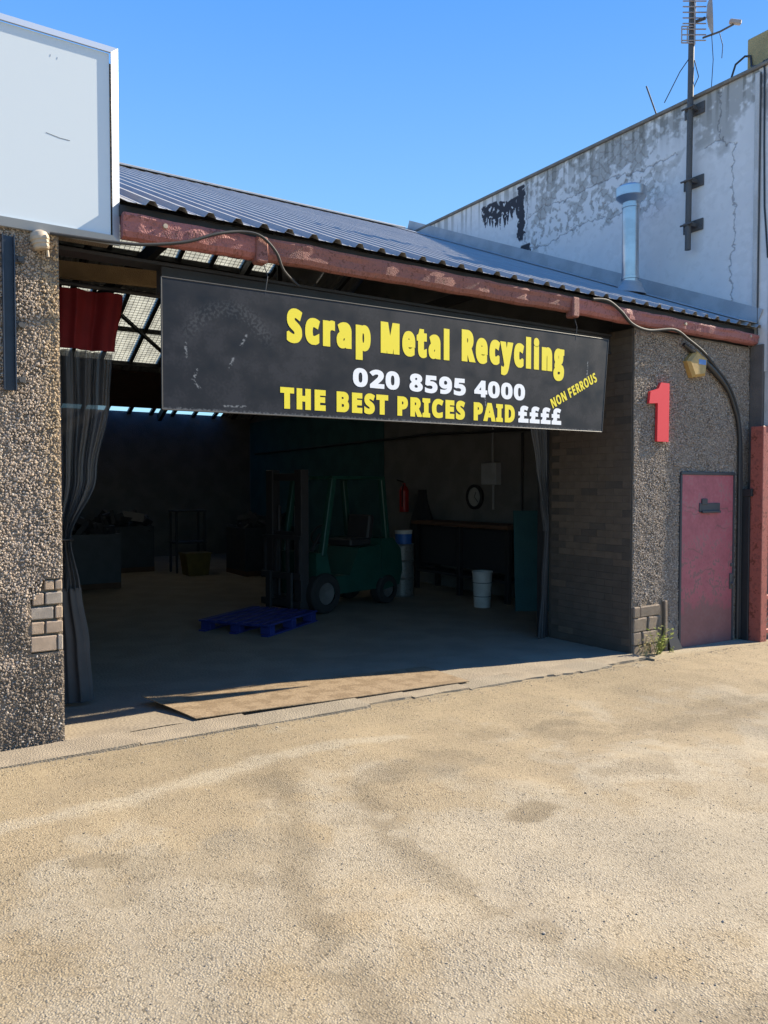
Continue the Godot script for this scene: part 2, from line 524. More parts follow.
func make_materials() -> void:
	mat("render_base", lin(0.28, 0.225, 0.17), 0.95, "mottle", 1.3, 0.0, 1.2)
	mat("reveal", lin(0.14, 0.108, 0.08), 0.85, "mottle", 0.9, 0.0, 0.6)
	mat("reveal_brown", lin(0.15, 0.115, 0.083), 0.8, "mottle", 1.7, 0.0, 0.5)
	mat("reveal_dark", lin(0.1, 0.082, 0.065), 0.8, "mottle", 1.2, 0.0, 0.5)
	mat("mortar_dark", lin(0.09, 0.077, 0.063), 0.95, "mottle", 2.0, 0.0, 0.5)
	mat("block", lin(0.33, 0.265, 0.205), 0.92, "mottle", 2.8, 0.0, 1.2)
	mat("brick", lin(0.4, 0.31, 0.235), 0.92, "mottle", 2.6, 0.0, 0.5)
	mat("brick_grey", lin(0.37, 0.32, 0.27), 0.92, "mottle", 2.6, 0.0, 0.5)
	mat("brick_warm", lin(0.45, 0.34, 0.245), 0.92, "mottle", 2.3, 0.0, 0.5)
	mat("mortar", lin(0.15, 0.13, 0.115), 0.95, "mottle", 3.0, 0.0, 0.8)
	mat("concrete", lin(0.32, 0.267, 0.193), 0.93, "mottle", 0.9, 0.0, 0.5)
	mat("concrete_grey", lin(0.3, 0.257, 0.19), 0.93, "mottle", 0.7, 0.0, 0.5)
	mat("floor", lin(0.3, 0.25, 0.182), 0.88, "mottle", 0.45, 0.0, 0.4)
	mat("roof_steel", lin(0.37, 0.375, 0.375), 0.65, "mottle", 0.5, 0.0)
	mat("flashing", lin(0.42, 0.44, 0.46), 0.55, "mottle", 0.7)
	mat("black_steel", lin(0.025, 0.025, 0.027), 0.6, "mottle", 1.5)
	mat("dark_steel", lin(0.05, 0.052, 0.06), 0.55, "mottle", 1.1)
	mat("red_paint", lin(0.38, 0.14, 0.125), 0.65, "rust", 0.9, 0.0, 0.35)
	mat("red_rust", lin(0.31, 0.125, 0.1), 0.75, "rust", 1.3, 0.0, 0.5)
	mat("gate_red", lin(0.4, 0.11, 0.08), 0.55, "rust", 0.7, 0.0, 0.2)
	mat("number_red", lin(0.74, 0.045, 0.05), 0.4, "", 1.0)
	mat("sign_white", lin(0.66, 0.71, 0.72), 0.4, "")
	mat("aluminium", lin(0.4, 0.45, 0.5), 0.4, "", 0.8, 0.2)
	mat("galvanised", lin(0.62, 0.64, 0.66), 0.28, "mottle", 1.2, 0.9)
	mat("cable", lin(0.03, 0.03, 0.032), 0.42, "mottle", 2.0)
	mat("cable_grey", lin(0.06, 0.058, 0.055), 0.5, "mottle", 2.0)
	mat("yellow_print", lin(0.88, 0.72, 0.03), 0.5, "")
	mat("white_print", lin(0.88, 0.88, 0.88), 0.5, "")
	mat("pier_grey", lin(0.15, 0.135, 0.125), 0.9, "mottle", 0.8, 0.0, 0.5)
	mat("paint_white", lin(0.6, 0.6, 0.585), 0.85, "mottle", 0.5, 0.0, 0.3)
	mat("tan_block", lin(0.4, 0.33, 0.17), 0.9, "mottle", 0.8, 0.0, 0.4)
	mat("coping", lin(0.24, 0.22, 0.19), 0.9, "mottle", 1.5, 0.0, 0.5)
	mat("cable_dark", lin(0.035, 0.034, 0.033), 0.7, "mottle", 2.0)
	mat("mast_steel", lin(0.1, 0.095, 0.09), 0.6, "rust", 2.0)
	mat("dish", lin(0.42, 0.37, 0.34), 0.55, "mottle", 2.0)
	mat("inner_wall", lin(0.22, 0.215, 0.205), 0.9, "mottle", 0.5, 0.0, 0.5)
	mat("teal_wall", lin(0.045, 0.14, 0.15), 0.85, "mottle", 0.5, 0.0, 0.4)
	mat("timber", lin(0.38, 0.27, 0.15), 0.85, "mottle", 1.2, 0.0, 0.3)
	mat("brown_board", lin(0.14, 0.07, 0.04), 0.85, "mottle", 1.0)
	mat("valance_red", lin(0.22, 0.01, 0.014), 0.8, "mottle", 1.5)
	mat("skirt", lin(0.06, 0.06, 0.062), 0.6, "mottle", 1.5)
	mat("forklift_green", lin(0.012, 0.075, 0.057), 0.45, "mottle", 1.0)
	mat("forklift_dark", lin(0.03, 0.03, 0.033), 0.6, "mottle", 1.4)
	mat("rubber", lin(0.02, 0.02, 0.02), 0.85, "")
	mat("steel_bright", lin(0.4, 0.4, 0.4), 0.4, "mottle", 2.0, 0.8)
	mat("pallet_blue", lin(0.02, 0.035, 0.2), 0.6, "mottle", 1.6)
	mat("plastic_white", lin(0.62, 0.62, 0.6), 0.45, "mottle", 1.6)
	mat("plastic_blue", lin(0.03, 0.15, 0.5), 0.45, "mottle", 1.6)
	mat("drum_steel", lin(0.25, 0.25, 0.24), 0.45, "rust", 1.5, 0.4)
	mat("extinguisher_red", lin(0.45, 0.02, 0.02), 0.35, "")
	mat("bin_yellow", lin(0.2, 0.13, 0.02), 0.55, "mottle", 1.5)
	mat("clock_face", lin(0.4, 0.4, 0.37), 0.5, "")
	mat("alarm_yellow", lin(0.5, 0.33, 0.11), 0.45, "mottle", 3.0)
	mat("alarm_blue", lin(0.1, 0.22, 0.5), 0.45, "")
	mat("bar_blue", lin(0.035, 0.05, 0.075), 0.45, "mottle", 1.8)
	mat("cowl", lin(0.48, 0.4, 0.3), 0.6, "mottle", 3.0)
	mat("chalk", lin(0.3, 0.28, 0.25), 0.95, "")
	mat("jacket", lin(0.025, 0.026, 0.03), 0.9, "")
	mat("window_frame", lin(0.03, 0.03, 0.03), 0.7, "")
	var m := mat("leaf", lin(0.24, 0.27, 0.07), 0.7, "")
	m.backlight_enabled = true
	m.backlight = lin(0.12, 0.16, 0.03)
	mat("dry_leaf", lin(0.4, 0.33, 0.15), 0.8, "")
	m = mat("strip_pvc", lin(0.12, 0.125, 0.13, 0.74), 0.35, "")
	m.transparency = BaseMaterial3D.TRANSPARENCY_ALPHA
	m = mat("wired_glass", lin(0.92, 0.92, 0.86), 0.5, "mottle", 0.8)
	m.backlight_enabled = true
	m.backlight = lin(1.5, 1.48, 1.38)
	m = mat("pebble", Color.WHITE, 0.75, "")
	m.vertex_color_use_as_albedo = true
	# yard
	m = StandardMaterial3D.new()
	m.albedo_color = lin(0.41, 0.348, 0.243)
	m.albedo_texture = T.chip
	m.roughness = 0.95
	m.uv1_triplanar = true
	m.uv1_world_triplanar = true
	m.uv1_scale = Vector3.ONE * (1.0 / 1.35)
	m.heightmap_enabled = true
	m.heightmap_texture = T.chip_h
	m.heightmap_scale = 0.5
	m.detail_enabled = true
	m.detail_blend_mode = BaseMaterial3D.BLEND_MODE_MUL
	m.detail_albedo = T.stain
	m.detail_uv_layer = BaseMaterial3D.DETAIL_UV_2
	m.uv2_triplanar = true
	m.uv2_world_triplanar = true
	m.uv2_scale = Vector3.ONE / 16.0
	m.uv2_offset = Vector3(6.0 / 16.0, 0, 2.0 / 16.0)
	M.yard = m
	m = StandardMaterial3D.new()
	m.albedo_texture = T.wall
	m.roughness = 0.85
	m.heightmap_enabled = true
	m.heightmap_texture = T.wall_h
	m.heightmap_scale = 1.2
	M.old_paint = m
	m = StandardMaterial3D.new()
	m.albedo_texture = T.banner
	m.roughness_texture = T.banner_r
	m.roughness_texture_channel = BaseMaterial3D.TEXTURE_CHANNEL_RED
	m.roughness = 1.0
	m.metallic_specular = 0.35
	M.banner = m
	m = StandardMaterial3D.new()
	m.albedo_texture = T.plate
	m.roughness = 0.8
	m.heightmap_enabled = true
	m.heightmap_texture = T.grain
	m.heightmap_scale = 0.2
	m.uv1_triplanar = true
	m.uv1_world_triplanar = true
	m.uv1_scale = Vector3.ONE * 0.7
	M.plate = m
	m = StandardMaterial3D.new()
	m.albedo_texture = T.door
	m.roughness = 0.6
	M.door_red = m

# ---------------------------------------------------------------- the place
func yard_y(x: float) -> float:
	return -0.017 * (clampf(x, -6.0, 12.0) - 1.0)

func floor_y(x: float, z: float) -> float:
	return lerpf(yard_y(x) + 0.012, -0.1, clampf(-z / 1.6, 0.0, 1.0))

func make_ground() -> void:
	var un := noise(FastNoiseLite.TYPE_SIMPLEX, 0.5, 81, 3)
	var xs := [-400.0, -120.0, -40.0, -15.0, -8.0]
	var x := -4.0
	while x < 12.0:
		xs.append(x); x += 0.125
	xs.append_array([14.0, 20.0, 45.0, 130.0, 400.0])
	var zs := [-400.0, -120.0, -40.0, -16.0, -6.0, -2.0, -0.6, -0.1, 0.08, 0.16]
	var z := 0.24
	while z < 6.5:
		zs.append(z); z += 0.12
	zs.append_array([8.0, 12.0, 20.0, 45.0, 130.0, 400.0])
	var b := MB.new()
	for zz in zs:
		for xx in xs:
			var hgt: Callable = func(px: float, pz: float) -> float:
				var y := yard_y(px)
				if pz > 0.2:
					y += un.get_noise_2d(px, pz) * 0.03 * smoothstep(0.24, 1.0, pz) + un.get_noise_2d(px * 4.0 + 50.0, pz * 4.0) * 0.006
				return y - 0.2 * (smoothstep(0.24, 0.08, pz) if px < 6.48 else smoothstep(-0.1, -0.6, pz))
			var e := 0.05
			var nn := Vector3(hgt.call(xx - e, zz) - hgt.call(xx + e, zz), 2.0 * e, hgt.call(xx, zz - e) - hgt.call(xx, zz + e)).normalized()
			b.vert(Vector3(xx, hgt.call(xx, zz), zz), nn)
	var nx := xs.size()
	for j in zs.size() - 1:
		for i in nx - 1:
			var q := j * nx + i
			b.tri(q, q + nx + 1, q + 1); b.tri(q, q + nx, q + nx + 1)
	structure(obj("ground", b, M.yard))
	# loose grit
	var st := MultiMesh.new()
	st.transform_format = MultiMesh.TRANSFORM_3D
	st.use_colors = true
	st.mesh = pebble_mesh(5)
	var N := 7000
	st.instance_count = N
	for i in N:
		var px := rng.randf_range(-1.0, 8.4)
		var pz := 0.3 + (4.4 * pow(rng.randf(), 1.3) if i < 5000 else 0.14 * pow(rng.randf(), 2.0))
		var s := rng.randf_range(0.0015, 0.0036) * (1.8 if rng.randf() < 0.015 else 1.0)
		st.set_instance_transform(i, Transform3D(Basis.from_euler(Vector3(rng.randf() * 6, rng.randf() * 6, 0)).scaled(Vector3(s, s * 0.7, s * 1.2)), Vector3(px, yard_y(px) + un.get_noise_2d(px, pz) * 0.03 * smoothstep(0.24, 1.0, pz) + un.get_noise_2d(px * 4.0 + 50.0, pz * 4.0) * 0.006 + s * 0.3, pz)))
		var k := rng.randf_range(0.15, 0.42) * (0.55 if rng.randf() < 0.05 else 1.0)
		st.set_instance_color(i, Color(k, k * 0.86, k * 0.66))
	var g := MultiMeshInstance3D.new()
	g.multimesh = st
	g.name = "loose_grit"
	g.material_override = M.pebble
	add_child(g)
	tag(stuff(g), "fine loose grit scattered over the dusty yard", "grit")
	# concrete floor of the unit
	b = MB.new()
	b.grid(60, 80, func(u: float, w: float) -> Vector3:
		var fx := 0.9 + 7.52 * u
		var fz := 0.02 - 14.3 * pow(w, 1.6)
		return Vector3(fx, floor_y(fx, fz) + un.get_noise_2d(fx * 2.0, fz * 2.0 + 30.0) * 0.006, fz))
	for i in b.n.size():
		if b.n[i].y < 0.0: b.n[i] = -b.n[i]
	structure(obj("floor", b, M.floor))
	b = MB.new()
	b.grid(40, 10, func(u: float, w: float) -> Vector3:
		var fx := 0.96 + 5.57 * u
		var fz := 0.022 - (0.5 + 0.02 * sin(fx * 9.0)) * w
		return Vector3(fx, floor_y(fx, fz) + un.get_noise_2d(fx * 2.0, fz * 2.0 + 30.0) * 0.006 + 0.005, fz))
	for i in b.n.size():
		if b.n[i].y < 0.0: b.n[i] = -b.n[i]
	structure(obj("threshold", b, M.floor))
	# kerb stones along the front
	var kerb := structure(part("kerb", self))
	x = -3.2
	var k := 0
	while x < 6.5:
		var L := rng.randf_range(0.78, 1.0)
		if x > 2.9 and x < 5.9: L = rng.randf_range(0.3, 0.62)
		var x1 := minf(x + L, 6.5)
		var depth := 0.27 + rng.randf_range(-0.02, 0.02)
		if x > 2.9: depth = rng.randf_range(0.17, 0.29)
		var yy := (yard_y(x) + yard_y(x1)) / 2.0
		var s := MB.new()
		# stone with a broken outline
		var poly := []
		var nstep := 6
		for q in nstep + 1:
			poly.append(Vector2(lerpf(x + 0.004, x1 - 0.004, float(q) / nstep), 0.03 + depth + (rng.randf_range(-0.018, 0.012) if x > 2.9 else rng.randf_range(-0.006, 0.004))))
		poly.append(Vector2(x1 - 0.004, 0.024)); poly.append(Vector2(x + 0.004, 0.024))
		s.prism(poly, Vector3(0, yy - 0.2, 0), Vector3.RIGHT, Vector3.BACK, Vector3(0, 0.217 + rng.randf_range(-0.002, 0.002), 0))
		obj("kerb_stone", s, M.concrete if k % 3 else M.concrete_grey, kerb)
		x = x1 + rng.randf_range(0.0, 0.005)
		k += 1

func pebble_mesh(sd: int) -> ArrayMesh:
	var r := RandomNumberGenerator.new()
	r.seed = sd
	var ph := (1.0 + sqrt(5.0)) / 2.0
	var vs := [Vector3(-1, ph, 0), Vector3(1, ph, 0), Vector3(-1, -ph, 0), Vector3(1, -ph, 0), Vector3(0, -1, ph), Vector3(0, 1, ph), Vector3(0, -1, -ph), Vector3(0, 1, -ph), Vector3(ph, 0, -1), Vector3(ph, 0, 1), Vector3(-ph, 0, -1), Vector3(-ph, 0, 1)]
	for i in 12:
		vs[i] = vs[i].normalized() * r.randf_range(0.75, 1.25)
	var b := MB.new()
	for f in [[0, 11, 5], [0, 5, 1], [0, 1, 7], [0, 7, 10], [0, 10, 11], [1, 5, 9], [5, 11, 4], [11, 10, 2], [10, 7, 6], [7, 1, 8], [3, 9, 4], [3, 4, 2], [3, 2, 6], [3, 6, 8], [3, 8, 9], [4, 9, 5], [2, 4, 11], [6, 2, 10], [8, 6, 7], [9, 8, 1]]:
		b.face([vs[f[0]], vs[f[1]], vs[f[2]]], vs[f[0]] + vs[f[1]] + vs[f[2]])
	return b.mesh()

func pebbledash(parent: Node, x0: float, x1: float, y0: float, y1: float, per_m2: float, skip: Callable, tint: Callable) -> void:
	var N := int((x1 - x0) * (y1 - y0) * per_m2)
	var pos := []
	for i in N:
		var p := Vector2(rng.randf_range(x0, x1), rng.randf_range(y0, y1))
		if not skip.call(p):
			pos.append(p)
	var mm := MultiMesh.new()
	mm.transform_format = MultiMesh.TRANSFORM_3D
	mm.use_colors = true
	mm.mesh = pebble_mesh(9)
	mm.instance_count = pos.size()
	var ln := noise(FastNoiseLite.TYPE_SIMPLEX, 3.0, 91, 3)
	for i in pos.size():
		var p: Vector2 = pos[i]
		var s := rng.randf_range(0.0035, 0.0085) * (1.35 if rng.randf() < 0.1 else 1.0)
		var relief := 0.004 + 0.006 * ln.get_noise_2d(p.x, p.y)
		mm.set_instance_transform(i, Transform3D(Basis.from_euler(Vector3(rng.randf() * 6, rng.randf() * 6, rng.randf() * 6)) * Basis.from_scale(Vector3(s, s * rng.randf_range(0.6, 1.0), s * rng.randf_range(0.9, 1.5))), Vector3(p.x, p.y, relief)))
		mm.set_instance_color(i, tint.call(p))
	var g := MultiMeshInstance3D.new()
	g.multimesh = mm
	g.name = "pebbledash"
	g.material_override = M.pebble
	parent.add_child(g, true)
	stuff(g)

func brick_piece(parent: Node, ctr: Vector3, size: Vector3, m: Material, called := "brick") -> void:
	var b := MB.new()
	b.box(Vector3.ZERO, size, Basis.from_euler(Vector3(rng.randf_range(-0.06, 0.06), rng.randf_range(-0.05, 0.05), rng.randf_range(-0.025, 0.025))), 0.006 if called == "brick" else 0.018)
	var o := obj(called, b, m, parent)
	o.position = ctr

func corrugated(width: float, length: float) -> ArrayMesh:   # ribs along -z (up the slope), x across, y out
	var prof := []
	var ribs := int(round(width / 0.2))
	for i in ribs:
		var x := i * 0.2
		prof.append_array([Vector2(x, 0), Vector2(x + 0.05, 0), Vector2(x + 0.056, 0.004), Vector2(x + 0.062, 0.0), Vector2(x + 0.115, 0), Vector2(x + 0.14, 0.034), Vector2(x + 0.175, 0.034)])
	prof.append(Vector2(ribs * 0.2, 0))
	var b := MB.new()
	for i in prof.size() - 1:
		var a := Vector3(prof[i].x, prof[i].y, 0)
		var c := Vector3(prof[i + 1].x, prof[i + 1].y, 0)
		var l := Vector3(0, 0, -length)
		b.face([a, c, c + l, a + l], Vector3.UP)
		var d := Vector3(0, -0.0015, 0)
		b.face([a + d, c + d, c + d + l, a + d + l], Vector3.DOWN)
		b.face([a + d, c + d, c, a], Vector3.BACK)
	return b.mesh()

const SL := 0.43          # roof slope
func roof_y(z: float) -> float:
	return 3.5 + SL * (0.14 - z) if z > -7.1 else 3.5 + SL * 7.24 - SL * (-7.1 - z)

func make_unit() -> void:
	var ln_dirt := noise(FastNoiseLite.TYPE_SIMPLEX, 1.5, 93, 4)
	var u := thing("workshop_building", "scrap metal workshop with pebbledash piers, wide open doorway and grey ribbed roof", "building")
	# --- left pier with its exposed bricks
	var left := part("front_pier", u)
	var b := MB.new()
	b.span(Vector3(-3.4, -0.3, -1.0), Vector3(0.78, 3.3, 0.0))
	b.span(Vector3(-3.4, 3.3, -1.0), Vector3(0.7, 4.42, 0.0))
	b.span(Vector3(0.7, 3.3, -0.26), Vector3(1.33, 4.42, 0.0))
	b.span(Vector3(0.78, -0.3, -1.0), Vector3(0.972, 0.6, 0.0))
	b.span(Vector3(0.78, 1.07, -1.0), Vector3(0.972, 3.3, 0.0))
	b.span(Vector3(0.78, 0.6, -1.0), Vector3(0.972, 1.07, -0.03))
	obj("rendered_wall", b, M.render_base, left)
	var ms := [M.brick, M.brick_grey, M.brick_warm]
	var rows := [[0.605, 0.105, [[0.775, 0.93], [0.937, 0.968]]], [0.718, 0.085, [[0.78, 0.858], [0.866, 0.968]]], [0.81, 0.085, [[0.778, 0.914], [0.924, 0.968]]], [0.903, 0.085, [[0.79, 0.856], [0.866, 0.968]]], [0.995, 0.07, [[0.862, 0.918], [0.926, 0.968]]]]
	var q := 0
	for r in rows:
		for s in r[2]:
			brick_piece(left, Vector3((s[0] + s[1]) / 2.0, r[0] + r[1] / 2.0, -0.017 + rng.randf_range(-0.004, 0.004)), Vector3(s[1] - s[0], r[1] - 0.008, 0.04), ms[q % 3])
			q += 1
	pebbledash(left, -2.0, 0.966, -0.06, 3.28, 9500, func(p: Vector2) -> bool:
		if p.x < 0.74 or p.y < 0.59 or p.y > 1.075: return false
		var edge: float = 0.765 + 0.015 * sin(p.y * 40.0)
		if p.y > 0.9: edge += (p.y - 0.9) * 0.62
		return p.x > edge and p.x < 0.972, func(p: Vector2) -> Color:
		var k := rng.randf()
		var warm := smoothstep(0.82, 0.93, p.x + rng.randf_range(-0.05, 0.05)) * smoothstep(1.3, 1.9, p.y + rng.randf_range(-0.3, 0.3))
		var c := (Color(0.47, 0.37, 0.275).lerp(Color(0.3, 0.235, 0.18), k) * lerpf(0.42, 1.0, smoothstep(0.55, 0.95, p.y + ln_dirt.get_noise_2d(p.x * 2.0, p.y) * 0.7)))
		if rng.randf() < 0.08: c = Color(0.5, 0.43, 0.35)
		return c.lerp(Color(0.5, 0.36, 0.2) * rng.randf_range(0.6, 1.1), warm * 0.75))
	# --- right block: reveal, front wall with a door
	var right := part("front_pier", u)
	b = MB.new()
	b.span(Vector3(6.523, -0.4, -1.17), Vector3(8.6, 3.3, -0.0))
	obj("rendered_wall", b, M.render_base, right)
	b = MB.new()
	b.span(Vector3(6.515, -0.4, -1.18), Vector3(6.5225, 3.3, -0.004))
	obj("reveal_face", b, M.mortar_dark, right)
	var rev := [M.reveal, M.reveal_brown, M.reveal_dark]
	var half := MB.new()
	half.box(Vector3.ZERO, Vector3(0.012, 0.073, 0.106), Basis(), 0.0008)
	var full := MB.new()
	full.box(Vector3.ZERO, Vector3(0.012, 0.073, 0.223), Basis(), 0.0008)
	var half_mesh := half.mesh()
	var full_mesh := full.mesh()
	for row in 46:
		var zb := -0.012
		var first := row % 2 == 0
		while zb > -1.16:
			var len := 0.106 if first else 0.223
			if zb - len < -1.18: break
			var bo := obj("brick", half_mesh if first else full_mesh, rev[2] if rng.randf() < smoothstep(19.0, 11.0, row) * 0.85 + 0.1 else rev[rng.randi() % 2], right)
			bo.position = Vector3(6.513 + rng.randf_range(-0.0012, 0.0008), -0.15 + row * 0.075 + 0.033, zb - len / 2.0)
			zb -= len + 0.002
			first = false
	pebbledash(right, 6.53, 8.59, -0.16, 3.28, 9000, func(p: Vector2) -> bool:
		if p.x > 7.31 and p.x < 8.27 and p.y < 1.81: return true
		return p.y < 0.44 + 0.03 * sin(p.x * 30.0) and p.x < 7.13, func(p: Vector2) -> Color:
		var k := rng.randf()
		var c := Color(0.4, 0.325, 0.25).lerp(Color(0.24, 0.195, 0.16), k)
		if rng.randf() < 0.08: c = Color(0.48, 0.42, 0.35)
		return c)
	# worn blocks at the foot of the corner
	var yy := -0.17
	q = 0
	for r in [[0.17, [[6.528, 6.78], [6.79, 6.96]]], [0.14, [[6.528, 6.66], [6.67, 6.93]]], [0.15, [[6.528, 6.75], [6.76, 6.98]]], [0.12, [[6.528, 6.63], [6.64, 6.95]]]]:
		for s in r[1]:
			brick_piece(right, Vector3((s[0] + s[1]) / 2.0, yy + r[0] / 2.0, 0.005 + rng.randf_range(-0.006, 0.004)), Vector3(s[1] - s[0], r[0] - 0.003, 0.05), M.block, "block")
			q += 1
		yy += r[0]
	# side door
	var door := part("door", u, Vector3(7.32, -0.12, 0.0))
	b = MB.new()
	b.face([Vector3(0, 0, 0.018), Vector3(0.94, 0, 0.018), Vector3(0.94, 1.915, 0.018), Vector3(0, 1.915, 0.018)], Vector3.BACK, [Vector2(0, 1), Vector2(1, 1), Vector2(1, 0), Vector2(0, 0)])
	b.face([Vector3(0, 0, -0.02), Vector3(0.94, 0, -0.02), Vector3(0.94, 0, 0.018), Vector3(0, 0, 0.018)], Vector3.DOWN, [Vector2(0, 1), Vector2(1, 1), Vector2(1, 0.98), Vector2(0, 0.98)])
	obj("door_leaf", b, M.door_red, door)
	b = MB.new()
	b.span(Vector3(-0.03, 1.915, -0.02), Vector3(0.97, 1.95, 0.03), 0.004)
	b.span(Vector3(-0.035, 0.0, -0.02), Vector3(-0.004, 1.915, 0.026), 0.004)
	b.span(Vector3(0.944, 0.0, -0.02), Vector3(0.972, 1.915, 0.026), 0.004)
	obj("door_frame", b, M.dark_steel, door)
	b = MB.new()
	b.span(Vector3(0.3, 1.5, 0.018), Vector3(0.68, 1.6, 0.028), 0.004)
	b.span(Vector3(0.34, 1.585, 0.018), Vector3(0.44, 1.65, 0.035), 0.004)
	b.span(Vector3(0.33, 1.49, 0.028), Vector3(0.67, 1.515, 0.05), 0.004)
	obj("hasp", b, M.dark_steel, door)
	b = MB.new()
	b.span(Vector3(0.885, 0.6, 0.018), Vector3(0.935, 0.78, 0.034), 0.004)
	b.tube([Vector3(0.91, 0.66, 0.034), Vector3(0.91, 0.66, 0.06)], 0.022, 10)
	b.span(Vector3(0.9, 0.86, 0.018), Vector3(0.94, 0.9, 0.03), 0.004)
	obj("lock", b, M.mast_steel, door)
	# --- head of the doorway
	b = MB.new()
	b.span(Vector3(1.72, 3.08, -0.42), Vector3(6.6, 3.25, -0.3), 0.004)
	b.span(Vector3(0.9, 3.25, -0.44), Vector3(6.6, 3.272, -0.28))
	b.span(Vector3(1.72, 3.068, -0.44), Vector3(6.6, 3.08, -0.28))
	obj("lintel_beam", b, M.dark_steel, u)
	b = MB.new()
	for s in [[0.7, 2.4, 3.35, 3.42], [2.4, 4.6, 3.42, 3.36], [4.6, 6.7, 3.36, 3.4]]:
		b.bar(Vector3(s[0], s[2], -1.25), Vector3(s[1], s[3], -1.25), 0.05, 0.13)
	obj("header_board", b, M.timber, u)
	b = MB.new()
	b.tube([Vector3(0.8, 3.22, -1.05), Vector3(6.5, 3.22, -1.12)], 0.02, 8)
	obj("curtain_rail", b, M.dark_steel, u)
	b = MB.new()
	b.span(Vector3(6.44, -0.3, -1.3), Vector3(6.52, 3.4, -1.19), 0.005)
	obj("door_post", b, M.black_steel, u)
	b = MB.new()
	b.span(Vector3(6.55, 3.3, -0.3), Vector3(8.6, 3.47, -0.03))
	obj("wall_plate", b, M.black_steel, u)
	# dark filler below the sheet ends
	b = MB.new()
	b.span(Vector3(1.34, 3.432, 0.028), Vector3(8.58, 3.503, 0.055))
	obj("eaves_filler", b, M.black_steel, u)
	# --- roof
	var roof := part("roof", u)
	var near := corrugated(1.2, sqrt(pow(7.24, 2) + pow(7.24 * SL, 2)))
	var tilt := atan(SL)
	for i in 6:
		var o := obj("roof_sheet", near, M.roof_steel, roof)
		o.position = Vector3(1.37 + i * 1.2, 3.5 + (0.0 if i % 2 else 0.0022), 0.14)
		o.rotation.x = tilt
	var infill := obj("roof_sheet", corrugated(0.8, sqrt(pow(6.82, 2) + pow(6.82 * SL, 2))), M.roof_steel, roof)
	infill.position = Vector3(0.565, roof_y(-0.28) + 0.003, -0.28)
	infill.rotation.x = tilt
	var far_full := corrugated(1.0, sqrt(pow(7.3, 2) + pow(7.3 * SL, 2)))
	var k1 := sqrt(1.0 + SL * SL)
	var top_part := corrugated(1.0, 1.15 * k1)
	var mid_part := corrugated(1.0, 1.06 * k1)
	var long_part := corrugated(1.0, 3.35 * k1)
	var low_part := corrugated(1.0, 1.75 * k1)
	for i in 8:
		var x1 := 0.58 + i
		var spec := [[far_full, -7.1]] if i < 1 or i > 6 else ([[top_part, -7.1], [mid_part, -8.85], [low_part, -12.2]] if i < 5 else [[top_part, -7.1], [long_part, -8.85], [low_part, -12.2]])
		for s in spec:
			var o := obj("roof_sheet", s[0], M.roof_steel, roof)
			o.position = Vector3(x1, roof_y(s[1]) + (0.0 if i % 2 else 0.0022), s[1])
			o.basis = Basis(Vector3.RIGHT, -tilt)
	b = MB.new()
	b.bar(Vector3(0.58, roof_y(-7.1) + 0.02, -6.99), Vector3(8.58, roof_y(-7.1) + 0.02, -6.99), 0.28, 0.01, Vector3(0, 1, 0.43).normalized())
	b.bar(Vector3(0.58, roof_y(-7.1) + 0.02, -7.21), Vector3(8.58, roof_y(-7.1) + 0.02, -7.21), 0.28, 0.01, Vector3(0, 1, -0.43).normalized())
	obj("ridge_cap", b, M.flashing, roof)
	b = MB.new()
	var nn := Vector3(0, 1, SL).normalized()
	b.bar(Vector3(8.37, roof_y(0.12) + 0.05, 0.12), Vector3(8.37, roof_y(-7.0) + 0.05, -7.0), 0.42, 0.006, nn)
	b.bar(Vector3(8.585, roof_y(0.12) + 0.13, 0.12), Vector3(8.585, roof_y(-7.0) + 0.13, -7.0), 0.012, 0.18, nn)
	obj("flashing", b, M.flashing, roof)
	# rafters and purlins under the sheets
	for xx in [2.25, 5.9]:
		b = MB.new()
		b.bar(Vector3(xx, roof_y(-0.2) - 0.2, -0.2), Vector3(xx, roof_y(-7.1) - 0.2, -7.1), 0.09, 0.16)
		b.bar(Vector3(xx, roof_y(-14.1) - 0.2, -14.1), Vector3(xx, roof_y(-7.1) - 0.2, -7.1), 0.09, 0.16)
		b.bar(Vector3(xx, 3.95, -1.3), Vector3(xx, 3.95, -12.9), 0.07, 0.12)
		b.bar(Vector3(xx, 3.95, -7.1), Vector3(xx, 6.3, -7.1), 0.06, 0.08)
		b.bar(Vector3(xx, 3.95, -7.1), Vector3(xx, roof_y(-4.0) - 0.2, -4.0), 0.06, 0.08)
		b.bar(Vector3(xx, 3.95, -7.1), Vector3(xx, roof_y(-10.2) - 0.2, -10.2), 0.06, 0.08)
		obj("roof_truss", b, M.black_steel, roof)
	for zz in [-1.6, -3.2, -4.8, -6.4, -7.9, -9.3]:
		b = MB.new()
		b.span(Vector3(0.9, roof_y(zz) - 0.13, zz - 0.04), Vector3(8.42, roof_y(zz) - 0.02, zz + 0.04))
		obj("purlin", b, M.black_steel, roof)
	b = MB.new()
	b.bar(Vector3(3.4, roof_y(-9.6) - 0.3, -9.6), Vector3(6.2, roof_y(-12.4) - 0.15, -12.4), 0.06, 0.06)
	obj("brace", b, M.black_steel, roof)
	b = MB.new()
	b.bar(Vector3(0.95, roof_y(-13.08) - 0.1, -13.08), Vector3(8.4, roof_y(-13.08) - 0.1, -13.08), 1.6, 0.03, Vector3(0, 1, -SL).normalized())
	obj("ceiling_board", b, M.brown_board, roof)
	# rooflight in the far slope: panes of wired glass
	var light := part("rooflight", u)
	var pw := 0.62
	var bs := Basis(Vector3.RIGHT, -tilt)
